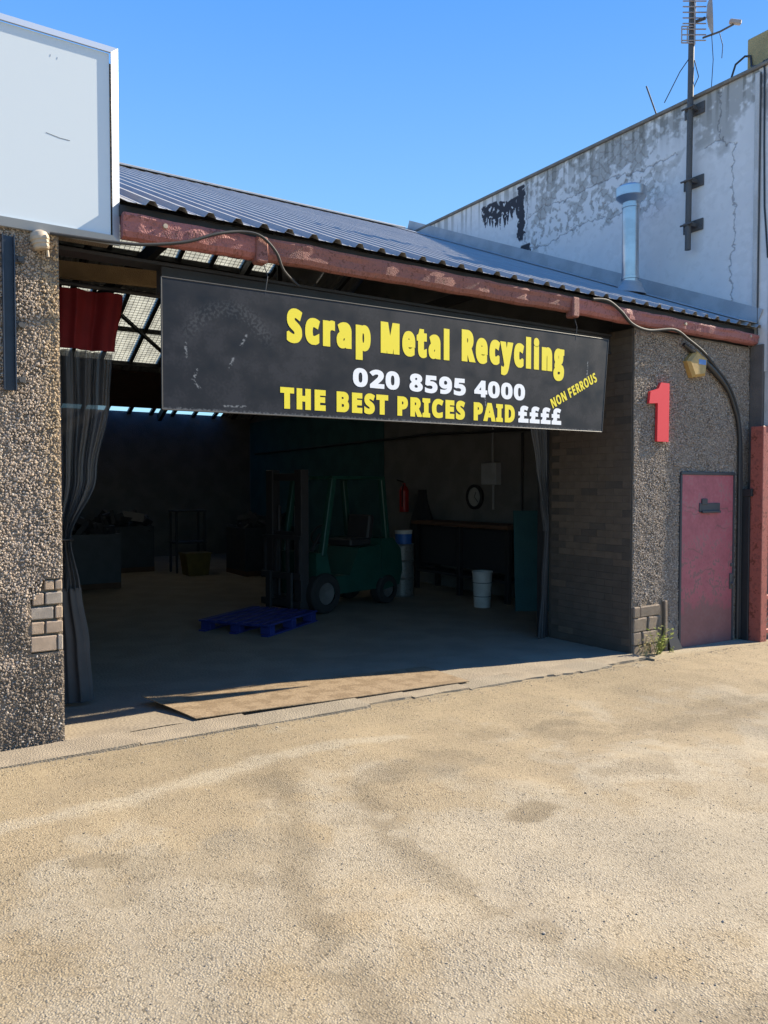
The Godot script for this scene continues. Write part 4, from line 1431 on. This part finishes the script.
func make_front_things() -> void:
	var b := MB.new()
	b.tube(smooth_path([Vector3(5.75, 3.46, 0.13), Vector3(5.95, 3.47, 0.14), Vector3(6.14, 3.39, 0.145), Vector3(6.33, 3.29, 0.13), Vector3(6.63, 3.265, 0.1), Vector3(7.0, 3.31, 0.125), Vector3(7.28, 3.24, 0.1), Vector3(7.55, 3.13, 0.1), Vector3(7.82, 3.0, 0.06), Vector3(8.07, 2.84, 0.05), Vector3(8.23, 2.65, 0.045), Vector3(8.34, 2.38, 0.04), Vector3(8.385, 1.86, 0.04), Vector3(8.385, 0.81, 0.04), Vector3(8.39, -0.1, 0.04)]), 0.016, 8)
	tag(obj("power_cable", b, M.cable_dark), "dark cable drooping from the gutter and down the wall beside the red door", "cable")
	b = MB.new()
	var pts := smooth_path([Vector3(7.28, 3.2, 0.045), Vector3(7.55, 3.085, 0.05), Vector3(7.82, 2.95, 0.05), Vector3(8.06, 2.79, 0.045), Vector3(8.2, 2.62, 0.04), Vector3(8.32, 2.34, 0.04), Vector3(8.345, 1.86, 0.04), Vector3(8.345, -0.1, 0.04)])
	var rad := []
	for i in pts.size():
		rad.append(lerpf(0.02, 0.032, sin(minf(1.0, float(i) / 20.0) * PI)))
	b.tube(pts, rad, 8)
	tag(obj("cable_bundle", b, M.cable), "thick black cable bundle curving down the wall past the alarm box", "cable")
	b = MB.new()
	b.tube(smooth_path([Vector3(0.9, 3.22, 0.12), Vector3(1.32, 3.225, 0.15), Vector3(1.52, 3.25, 0.15), Vector3(1.76, 3.31, 0.15), Vector3(1.97, 3.4, 0.15), Vector3(2.16, 3.45, 0.14), Vector3(2.3, 3.44, 0.15), Vector3(2.42, 3.35, 0.14), Vector3(2.5, 3.24, 0.1), Vector3(2.66, 3.17, 0.02)]), 0.011, 8)
	tag(obj("loose_cable", b, M.cable_dark), "thin dark cable looped over the gutter above the left of the doorway", "cable")
	# bracket bar on the left pier
	var br := thing("steel_bracket", "blue black steel bar bolted upright to the left pebbledash pier", "bracket", Vector3(0.66, 0, 0))
	b = MB.new()
	b.span(Vector3(-0.02, 2.25, 0.02), Vector3(0.05, 3.19, 0.026))
	b.span(Vector3(0.044, 2.25, 0.026), Vector3(0.05, 3.19, 0.075))
	b.span(Vector3(-0.02, 2.25, 0.026), Vector3(-0.014, 3.19, 0.075))
	obj("channel", b, M.bar_blue, br)
	for y in [3.06, 2.66, 2.32]:
		b = MB.new()
		b.tube([Vector3(0.085, y, 0.008), Vector3(0.085, y, 0.03)], 0.017, 6)
		b.span(Vector3(0.05, y - 0.02, 0.008), Vector3(0.11, y + 0.02, 0.016), 0.002)
		obj("bolt", b, M.mast_steel, br)
	# small cowl under the sign
	var cw := thing("wall_cowl", "small beige ribbed cap under the white sign board", "vent", Vector3(0.865, 3.13, 0.0))
	b = MB.new()
	b.lathe(Vector3(0, 0, 0.06), [[0.0, -0.005], [0.04, 0.0], [0.047, 0.01], [0.047, 0.03], [0.052, 0.034], [0.052, 0.052], [0.057, 0.057], [0.057, 0.075], [0.048, 0.1], [0.025, 0.115], [0.0, 0.12]], 18, Basis(Vector3.BACK, 0.2))
	b.tube([Vector3(0, 0.05, 0.005), Vector3(0, 0.05, 0.06)], 0.022, 8)
	obj("cap", b, M.cowl, cw)
	b = MB.new()
	b.tube([Vector3(0.03, 0.0, 0.06), Vector3(0.034, -0.04, 0.06)], 0.01, 6)
	obj("nozzle", b, M.cowl, cw)
	# steel plate over the threshold
	b = MB.new()
	var pf := func(u: float, v: float) -> Vector3:
		var p := Vector3(1.84, 0, 0.02).lerp(Vector3(4.25, 0, 0.12), u).lerp(Vector3(1.68, 0, -0.78).lerp(Vector3(4.32, 0, -0.62), u), v)
		var front := lerpf(yard_y(1.84) + 0.036, yard_y(4.25) + 0.03, u)
		var rear := lerpf(floor_y(1.68, -0.78) + 0.055, floor_y(4.32, -0.62) + 0.016, u)
		p.y = lerpf(front, rear, v) + 0.02 * maxf(0.0, 1.0 - u * 8.0) * v + 0.002 * sin(u * 9.0 + v * 4.0)
		return p
	b.grid(40, 8, pf)
	b.grid(40, 8, func(u: float, v: float) -> Vector3: return pf.call(1.0 - u, v) - Vector3(0, 0.006, 0))
	for e in 4:
		for i in 40:
			var f0 := i / 40.0
			var f1 := (i + 1) / 40.0
			var p0: Vector3 = [pf.call(f0, 0.0), pf.call(f0, 1.0), pf.call(0.0, f0), pf.call(1.0, f0)][e]
			var p1: Vector3 = [pf.call(f1, 0.0), pf.call(f1, 1.0), pf.call(0.0, f1), pf.call(1.0, f1)][e]
			b.face([p0, p1, p1 - Vector3(0, 0.006, 0), p0 - Vector3(0, 0.006, 0)], [Vector3.BACK, Vector3.FORWARD, Vector3.LEFT, Vector3.RIGHT][e])
	tag(obj("steel_plate", b, M.plate), "thin rusty tan steel plate lying across the doorway threshold, one corner lifted", "plate")
	# stake and offcut by the corner
	b = MB.new()
	b.bar(Vector3(7.045, -0.16, 0.035), Vector3(7.035, 0.44, 0.03), 0.045, 0.03, Vector3.BACK, 0.006)
	tag(obj("wooden_stake", b, M.block), "short grey stake standing against the worn corner left of the red door", "stake")
	b = MB.new()
	b.prism([Vector2(0, 0), Vector2(0.2, 0), Vector2(0.04, 0.3), Vector2(-0.08, 0.36)], Vector3(7.1, -0.12, 0.05), Vector3.RIGHT, Vector3(0, 1, -0.1).normalized(), Vector3(0, 0, 0.02))
	tag(obj("board_offcut", b, M.dark_steel), "dark pointed board offcut leaning at the foot of the red door", "board")
	# weeds
	for s in [[6.62, 0.08, 10, 0.3, "dry_leaf", "pale dry weed at the very corner of the doorway"], [6.83, 0.1, 18, 0.36, "leaf", "green weed growing from the kerb left of the red door"], [7.03, 0.12, 5, 0.09, "leaf", "tiny weed sprouting below the leaning board offcut"]]:
		var w := thing("weed", s[5], "weed", Vector3(s[0], yard_y(s[0]) + 0.0, s[1]), "weeds at the foot of the wall")
		for i in s[2]:
			b = MB.new()
			var an := rng.randf() * TAU
			var ln: float = s[3] * rng.randf_range(0.5, 1.0)
			var lean := rng.randf_range(0.15, 0.6)
			var d := Vector3(cos(an) * lean, 1.0, absf(sin(an)) * lean).normalized()
			var foot := Vector3(rng.randf_range(-0.05, 0.05), -0.02, rng.randf_range(-0.02, 0.03))
			var tip := foot + d * ln
			b.tube([foot, foot + d * ln * 0.6 + Vector3(0, 0.01, 0), tip], [0.003, 0.0025, 0.0015], 5)
			for k in 4:
				var p := foot.lerp(tip, 0.35 + 0.2 * k)
				var la := rng.randf() * TAU
				var ld := Vector3(cos(la), rng.randf_range(0.1, 0.7), sin(la)).normalized() * ln * rng.randf_range(0.16, 0.3)
				var side := ld.cross(Vector3.UP).normalized() * ld.length() * 0.22
				b.face([p, p + ld * 0.5 + side, p + ld + Vector3(0, -0.008, 0), p + ld * 0.5 - side])
			obj("stem", b, M[s[4]], w)

func make_interior() -> void:
	var fl := -0.1
	# forklift, forward is local -x
	var f := thing("forklift_truck", "dark green forklift truck parked inside the gloomy workshop", "forklift", Vector3(5.6, fl, -4.65))
	f.rotation.y = deg_to_rad(15.0)
	var b := MB.new()
	b.prism([Vector2(-0.75, 0.25), Vector2(0.55, 0.25), Vector2(0.55, 0.9), Vector2(0.1, 0.88), Vector2(-0.1, 0.5), Vector2(-0.45, 0.5), Vector2(-0.55, 0.85), Vector2(-0.75, 0.85)], Vector3(0, 0, -0.42), Vector3.RIGHT, Vector3.UP, Vector3(0, 0, 0.84))
	obj("chassis", b, M.forklift_green, f)
	b = MB.new()
	b.prism([Vector2(0.551, 0.22), Vector2(0.95, 0.28), Vector2(1.02, 0.5), Vector2(0.98, 0.82), Vector2(0.8, 1.0), Vector2(0.551, 1.0)], Vector3(0, 0, -0.46), Vector3.RIGHT, Vector3.UP, Vector3(0, 0, 0.92))
	obj("counterweight", b, M.forklift_green, f)
	var guard := part("overhead_guard", f)
	for z in [-0.4, 0.4]:
		b = MB.new()
		b.bar(Vector3(-0.62, 0.8, z), Vector3(-0.42, 1.88, z), 0.09, 0.09, Vector3.BACK, 0.012)
		obj("post", b, M.forklift_green, guard)
		b = MB.new()
		b.bar(Vector3(0.72, 0.9, z), Vector3(0.6, 1.88, z), 0.09, 0.09, Vector3.BACK, 0.012)
		obj("post", b, M.forklift_green, guard)
	for i in 7:
		b = MB.new()
		var z := -0.42 + 0.14 * i
		b.bar(Vector3(-0.46, 1.9, z), Vector3(0.64, 1.9, z), 0.035, 0.04, Vector3.UP)
		obj("roof_bar", b, M.forklift_green, guard)
	b = MB.new()
	b.span(Vector3(0.1, 0.885, -0.25), Vector3(0.55, 1.0, 0.25), 0.04)
	b.box(Vector3(0.56, 1.12, 0), Vector3(0.12, 0.45, 0.46), Basis(Vector3.BACK, -0.15), 0.04)
	obj("seat", b, M.forklift_dark, f)
	b = MB.new()
	var ring := []
	for i in 17:
		var an := TAU * i / 16.0
		ring.append(Vector3(-0.28, 1.08, 0) + Vector3(0.08 * cos(an), 0.13 * cos(an), 0.17 * sin(an)))
	b.tube(ring, 0.014, 6, false)
	b.tube([Vector3(-0.28, 1.08, 0), Vector3(-0.52, 0.75, 0)], 0.025, 8)
	obj("steering_wheel", b, M.forklift_dark, f)
	for s in [[-0.62, 0.28, 0.29, 0.4], [0.68, 0.22, 0.23, 0.38]]:
		for z in [-1.0, 1.0]:
			var wh := part("wheel", f, Vector3(s[0], s[2], z * s[3]))
			var wb := Basis(Vector3.RIGHT, PI / 2)
			b = MB.new()
			b.lathe(Vector3.ZERO, [[s[1] * 0.55, -0.1], [s[1] * 0.9, -0.1], [s[1], -0.07], [s[1], 0.07], [s[1] * 0.9, 0.1], [s[1] * 0.55, 0.1]], 22, wb)
			obj("tyre", b, M.rubber, wh)
			b = MB.new()
			b.lathe(Vector3.ZERO, [[0.0, -0.06], [s[1] * 0.55, -0.08], [s[1] * 0.55, 0.08], [0.0, 0.06]], 18, wb)
			obj("rim", b, M.steel_bright, wh)
	var mast := part("mast", f)
	for z in [-0.3, 0.3]:
		b = MB.new()
		b.span(Vector3(-0.98, 0.08, z - 0.07), Vector3(-0.84, 2.0, z + 0.07), 0.006)
		obj("upright", b, M.forklift_dark, mast)
		b = MB.new()
		b.tube([Vector3(-0.9, 0.15, z * 0.6), Vector3(-0.9, 1.5, z * 0.6)], 0.03, 8)
		obj("lift_cylinder", b, M.steel_bright if z > 0.0 else M.forklift_dark, mast)
	for y in [0.2, 1.1, 1.9]:
		b = MB.new()
		b.span(Vector3(-0.96, y - 0.05, -0.249), Vector3(-0.9, y + 0.05, 0.249), 0.006)
		obj("cross_member", b, M.forklift_dark, mast)
	b = MB.new()
	for y in [0.12, 0.5]:
		b.span(Vector3(-1.04, y, -0.42), Vector3(-0.985, y + 0.09, 0.42), 0.006)
	for z in [-0.36, -0.12, 0.12, 0.36]:
		b.span(Vector3(-1.03, 0.59, z - 0.02), Vector3(-0.99, 1.05, z + 0.02))
	b.span(Vector3(-1.03, 1.05, -0.4), Vector3(-0.99, 1.1, 0.4))
	obj("carriage", b, M.forklift_dark, f)
	for z in [-0.22, 0.22]:
		b = MB.new()
		b.span(Vector3(-1.08, 0.04, z - 0.05), Vector3(-1.042, 0.6, z + 0.05), 0.004)
		b.span(Vector3(-2.0, 0.03, z - 0.05), Vector3(-1.081, 0.07, z + 0.05), 0.004)
		obj("fork", b, M.forklift_dark, f)
	# pallet
	var p := thing("pallet", "blue pallet lying on the workshop floor in front of the forklift", "pallet", Vector3(4.0, fl, -3.72))
	p.rotation.y = deg_to_rad(33.0)
	for i in 7:
		b = MB.new()
		b.span(Vector3(-0.6, 0.122, -0.5 + i * 0.1485), Vector3(0.6, 0.144, -0.5 + i * 0.1485 + 0.105), 0.003)
		obj("deck_board", b, M.pallet_blue, p)
	for x in [-0.55, -0.05, 0.45]:
		b = MB.new()
		b.span(Vector3(x, 0.1, -0.5), Vector3(x + 0.1, 0.121, 0.5), 0.003)
		obj("stringer", b, M.pallet_blue, p)
		for z in [-0.5, -0.07, 0.36]:
			b = MB.new()
			b.span(Vector3(x, 0.0205, z), Vector3(x + 0.1, 0.0995, z + 0.14), 0.003)
			obj("block", b, M.pallet_blue, p)
	for z in [-0.5, -0.05, 0.4]:
		b = MB.new()
		b.span(Vector3(-0.6, 0.0, z), Vector3(0.6, 0.02, z + 0.1), 0.003)
		obj("base_board", b, M.pallet_blue, p)
	# bucket
	var k := thing("bucket", "tall white plastic bucket standing on the floor before the bench", "bucket", Vector3(7.38, fl, -3.38))
	b = MB.new()
	b.lathe(Vector3.ZERO, [[0.0, 0.0], [0.12, 0.0], [0.135, 0.3], [0.145, 0.5], [0.155, 0.505], [0.155, 0.53], [0.14, 0.53], [0.13, 0.4], [0.11, 0.02], [0.0, 0.02]], 24)
	obj("tub", b, M.plastic_white, k)
	b = MB.new()
	for y in [0.36, 0.16]:
		b.box(Vector3(0, y, 0), Vector3(0.002, 0.002, 0.002))
		b.lathe(Vector3.ZERO, [[0.127 + y * 0.035, y], [0.129 + y * 0.035, y + 0.005], [0.127 + y * 0.035, y + 0.01]], 24)
	obj("ring", b, M.cable_grey, k)
	# bench along the party wall
	var bench := thing("workbench", "long dark workbench standing along the side wall under the clock", "workbench", Vector3(8.1, fl, -4.6))
	b = MB.new()
	b.span(Vector3(-0.3, 1.12, -1.2), Vector3(0.29, 1.18, 1.3), 0.006)
	obj("worktop", b, M.brown_board, bench)
	for z in [-1.15, 0.05, 1.2]:
		b = MB.new()
		b.span(Vector3(-0.27, 0.0, z), Vector3(-0.19, 1.119, z + 0.08), 0.004)
		b.span(Vector3(0.19, 0.0, z), Vector3(0.27, 1.119, z + 0.08), 0.004)
		obj("leg", b, M.black_steel, bench)
	b = MB.new()
	b.span(Vector3(-0.25, 0.3, -1.06), Vector3(0.25, 0.34, 1.19))
	b.span(Vector3(-0.185, 0.45, -1.06), Vector3(-0.16, 1.1, 1.19))
	obj("shelf", b, M.jacket, bench)
	# clock
	var ck := thing("wall_clock", "round pale wall clock with black rim above the workbench", "clock", Vector3(8.4, 1.5, -4.75))
	ck.rotation.y = -PI / 2
	b = MB.new()
	b.lathe(Vector3(0, 0, 0), [[0.16, 0.0], [0.21, 0.0], [0.21, 0.045], [0.19, 0.06], [0.165, 0.05], [0.16, 0.03]], 28, Basis(Vector3.RIGHT, PI / 2))
	obj("rim", b, M.black_steel, ck)
	b = MB.new()
	b.lathe(Vector3(0, 0, 0), [[0.162, 0.0], [0.162, 0.028], [0.0, 0.0285]], 28, Basis(Vector3.RIGHT, PI / 2))
	obj("dial", b, M.clock_face, ck)
	for s in [[0.09, 0.5], [0.13, 2.3]]:
		b = MB.new()
		b.bar(Vector3(0, 0, 0.034), Vector3(sin(s[1]) * s[0], cos(s[1]) * s[0], 0.034), 0.012, 0.004, Vector3.BACK)
		obj("hand", b, M.black_steel, ck)
	# fuse box and conduit
	var fb := thing("fuse_box", "grey electrical box with conduit on the inner side wall right of the clock", "fuse box", Vector3(8.41, 0, -4.3))
	b = MB.new()
	b.span(Vector3(-0.13, 1.7, -0.18), Vector3(0.0, 2.06, 0.18), 0.01)
	obj("case", b, M.flashing, fb)
	b = MB.new()
	b.tube([Vector3(-0.03, 2.06, 0), Vector3(-0.03, 3.1, 0)], 0.018, 6)
	b.tube([Vector3(-0.03, 1.7, 0.02), Vector3(-0.03, 1.3, 0.02)], 0.018, 6)
	obj("conduit", b, M.flashing, fb)
	b = MB.new()
	b.tube([Vector3(8.37, 2.5, -1.6), Vector3(8.37, 2.62, -6.0), Vector3(8.37, 2.55, -13.8)], 0.025, 6)
	b.tube([Vector3(8.37, 2.51, -3.6), Vector3(8.37, 1.2, -3.6)], 0.02, 6)
	tag(obj("wall_pipe", b, M.cable), "dark pipe running along the inner side wall above head height", "pipe")
	# extinguisher, coat, drum, tub
	var ex := thing("fire_extinguisher", "red fire extinguisher hanging on the inner wall behind the forklift", "extinguisher", Vector3(8.28, 1.2, -6.7))
	b = MB.new()
	b.lathe(Vector3.ZERO, [[0.0, 0.0], [0.085, 0.0], [0.09, 0.03], [0.09, 0.4], [0.06, 0.47], [0.03, 0.5], [0.03, 0.54], [0.0, 0.54]], 18)
	obj("cylinder", b, M.extinguisher_red, ex)
	b = MB.new()
	b.bar(Vector3(-0.02, 0.56, 0), Vector3(-0.16, 0.6, 0), 0.03, 0.02)
	b.tube([Vector3(-0.03, 0.52, 0.03), Vector3(-0.1, 0.4, 0.08), Vector3(-0.1, 0.1, 0.08)], 0.012, 6)
	obj("valve", b, M.black_steel, ex)
	b = MB.new()
	b.grid(16, 14, func(u: float, v: float) -> Vector3:
		var an := u * TAU
		var y := lerpf(0.25, 1.62, v)
		var r := lerpf(0.3, 0.1, smoothstep(0.5, 1.0, v)) * (1.0 + 0.12 * sin(an * 5.0 + v * 4.0))
		return Vector3(8.2 - cos(an) * r * 0.5, y, -6.0 - sin(an) * r))
	tag(obj("hanging_coat", b, M.jacket), "black coat hanging on the inner wall left of the clock", "coat")
	var dr := thing("steel_drum", "dented steel drum standing between the forklift and the workbench", "drum", Vector3(7.05, fl, -5.0))
	b = MB.new()
	b.lathe(Vector3.ZERO, [[0.0, 0.0], [0.2, 0.0], [0.21, 0.02], [0.2, 0.04], [0.2, 0.28], [0.212, 0.3], [0.2, 0.32], [0.2, 0.56], [0.212, 0.58], [0.2, 0.6], [0.2, 0.82], [0.21, 0.85], [0.0, 0.85]], 24)
	obj("shell", b, M.drum_steel, dr)
	var tb := thing("plastic_tub", "small white and blue tub standing on the steel drum", "tub", Vector3(7.08, fl + 0.85, -4.98))
	b = MB.new()
	b.lathe(Vector3.ZERO, [[0.0, 0.0], [0.13, 0.0], [0.14, 0.16]], 18)
	obj("body", b, M.plastic_blue, tb)
	b = MB.new()
	b.lathe(Vector3.ZERO, [[0.141, 0.16], [0.145, 0.22], [0.0, 0.225]], 18)
	obj("lid", b, M.plastic_white, tb)
	# yellow bin with a tool stand behind, heaps of scrap in boxes
	var yb := thing("yellow_bin", "small yellow bin on the floor far back in the workshop", "bin", Vector3(5.3, fl, -9.8))
	b = MB.new()
	b.prism([Vector2(-0.2, 0), Vector2(0.2, 0), Vector2(0.26, 0.42), Vector2(-0.26, 0.42)], Vector3(0, 0, -0.2), Vector3.RIGHT, Vector3.UP, Vector3(0, 0, 0.4))
	obj("body", b, M.bin_yellow, yb)
	b = MB.new()
	b.span(Vector3(-0.28, 0.42, -0.22), Vector3(0.28, 0.45, 0.22), 0.004)
	obj("rim", b, M.bin_yellow, yb)
	var ts := thing("tool_stand", "dark open metal frame standing behind the yellow bin", "stand", Vector3(5.35, fl, -10.4))
	for s in [[-0.3, -0.2], [0.3, -0.2], [-0.3, 0.2], [0.3, 0.2]]:
		b = MB.new()
		b.span(Vector3(s[0] - 0.02, 0, s[1] - 0.02), Vector3(s[0] + 0.02, 1.25, s[1] + 0.02))
		obj("leg", b, M.dark_steel, ts)
	for y in [0.6, 1.25]:
		b = MB.new()
		b.span(Vector3(-0.33, y, -0.23), Vector3(0.33, y + 0.04, 0.23), 0.004)
		obj("shelf", b, M.dark_steel, ts)
	var spots := [[2.9, -9.0, "large dark crate heaped with scrap at the back left of the workshop"], [4.2, -11.4, "dark crate of scrap standing deep behind the yellow bin"], [6.6, -9.4, "dark crate of scrap standing behind the forklift mast"]]
	for s in spots:
		var cr := thing("scrap_crate", s[2], "crate", Vector3(s[0], fl, s[1]), "crates of scrap in the workshop")
		for w in [[-0.6, -0.5, 0.6, -0.46], [-0.6, 0.46, 0.6, 0.5], [-0.6, -0.459, -0.56, 0.459], [0.56, -0.459, 0.6, 0.459]]:
			b = MB.new()
			b.span(Vector3(w[0], 0.1, w[1]), Vector3(w[2], 0.95, w[3]))
			obj("side_panel", b, M.dark_steel, cr)
		b = MB.new()
		b.span(Vector3(-0.6, 0.0, -0.5), Vector3(0.6, 0.099, 0.5))
		obj("base", b, M.brown_board, cr)
		b = MB.new()
		for i in 46:
			var c := Vector3(rng.randf_range(-0.48, 0.48), rng.randf_range(0.7, 1.15), rng.randf_range(-0.38, 0.38))
			b.box(c, Vector3(rng.randf_range(0.1, 0.5), rng.randf_range(0.02, 0.12), rng.randf_range(0.05, 0.25)), Basis.from_euler(Vector3(rng.randf() * 3, rng.randf() * 6, rng.randf() * 3)))
		stuff(obj("scrap", b, M.dark_steel, cr))
	# sheets leaning behind the right side of the doorway
	for i in 3:
		var lb := MB.new()
		lb.box(Vector3.ZERO, Vector3(0.5, 1.2 + 0.12 * i, 0.018), Basis(), 0.003)
		var o := obj("leaning_sheet", lb, [M.plastic_white, M.dark_steel, M.teal_wall][i])
		o.transform = Transform3D(Basis(Vector3.UP, -0.55) * Basis(Vector3.RIGHT, -0.14), Vector3(7.98 - 0.1 * i, fl + 0.59 + 0.06 * i, -2.95 + 0.09 * i))
		tag(o, ["pale sheet leaning on the bench end inside the doorway, rearmost of three", "dark sheet leaning between two others inside the right of the doorway", "teal sheet leaning inside the right of the doorway, nearest the opening"][i], "sheet", "sheets leaning inside the doorway")

func _ready() -> void:
	rng.seed = 20240611
	# camera
	var cam := Camera3D.new()
	cam.name = "camera"
	cam.fov = 67.31
	cam.position = Vector3(0, 1.65, 5.26)
	cam.rotation_degrees = Vector3(-1.79, -33.2, 0)
	cam.near = 0.05
	cam.far = 1500.0
	add_child(cam)
	cam.current = true
	# sky, exposure
	var sm := ProceduralSkyMaterial.new()
	sm.sky_top_color = Color(0.08, 0.47, 0.9)
	sm.sky_horizon_color = Color(0.72, 0.935, 1.0)
	sm.sky_curve = 0.29
	sm.ground_bottom_color = Color(0.3, 0.27, 0.22)
	sm.ground_horizon_color = Color(0.62, 0.7, 0.78)
	sm.sun_angle_max = 1.0
	var sky := Sky.new()
	sky.sky_material = sm
	var env := Environment.new()
	env.background_mode = Environment.BG_SKY
	env.sky = sky
	env.ambient_light_source = Environment.AMBIENT_SOURCE_SKY
	env.tonemap_mode = Environment.TONE_MAPPER_LINEAR
	env.tonemap_exposure = 2.2
	env.background_energy_multiplier = 0.56
	env.sdfgi_enabled = true
	env.ssao_enabled = true
	env.ssil_enabled = true
	var we := WorldEnvironment.new()
	we.name = "environment"
	we.environment = env
	add_child(we)
	# sun: high on the right, just in front of the facade's plane
	var sun := DirectionalLight3D.new()
	sun.name = "sun"
	sun.light_energy = 1.6
	sun.light_color = Color(1.0, 0.95, 0.86)
	sun.light_angular_distance = 0.53
	sun.shadow_enabled = true
	add_child(sun)
	sun.look_at_from_position(Vector3.ZERO, Vector3(-1.0, -0.75, -0.185), Vector3.UP)
	make_textures()
	make_materials()
	make_ground()
	make_unit()
	make_neighbour()
	make_signs()
	make_curtains()
	make_roof_things()
	make_front_things()
	make_interior()
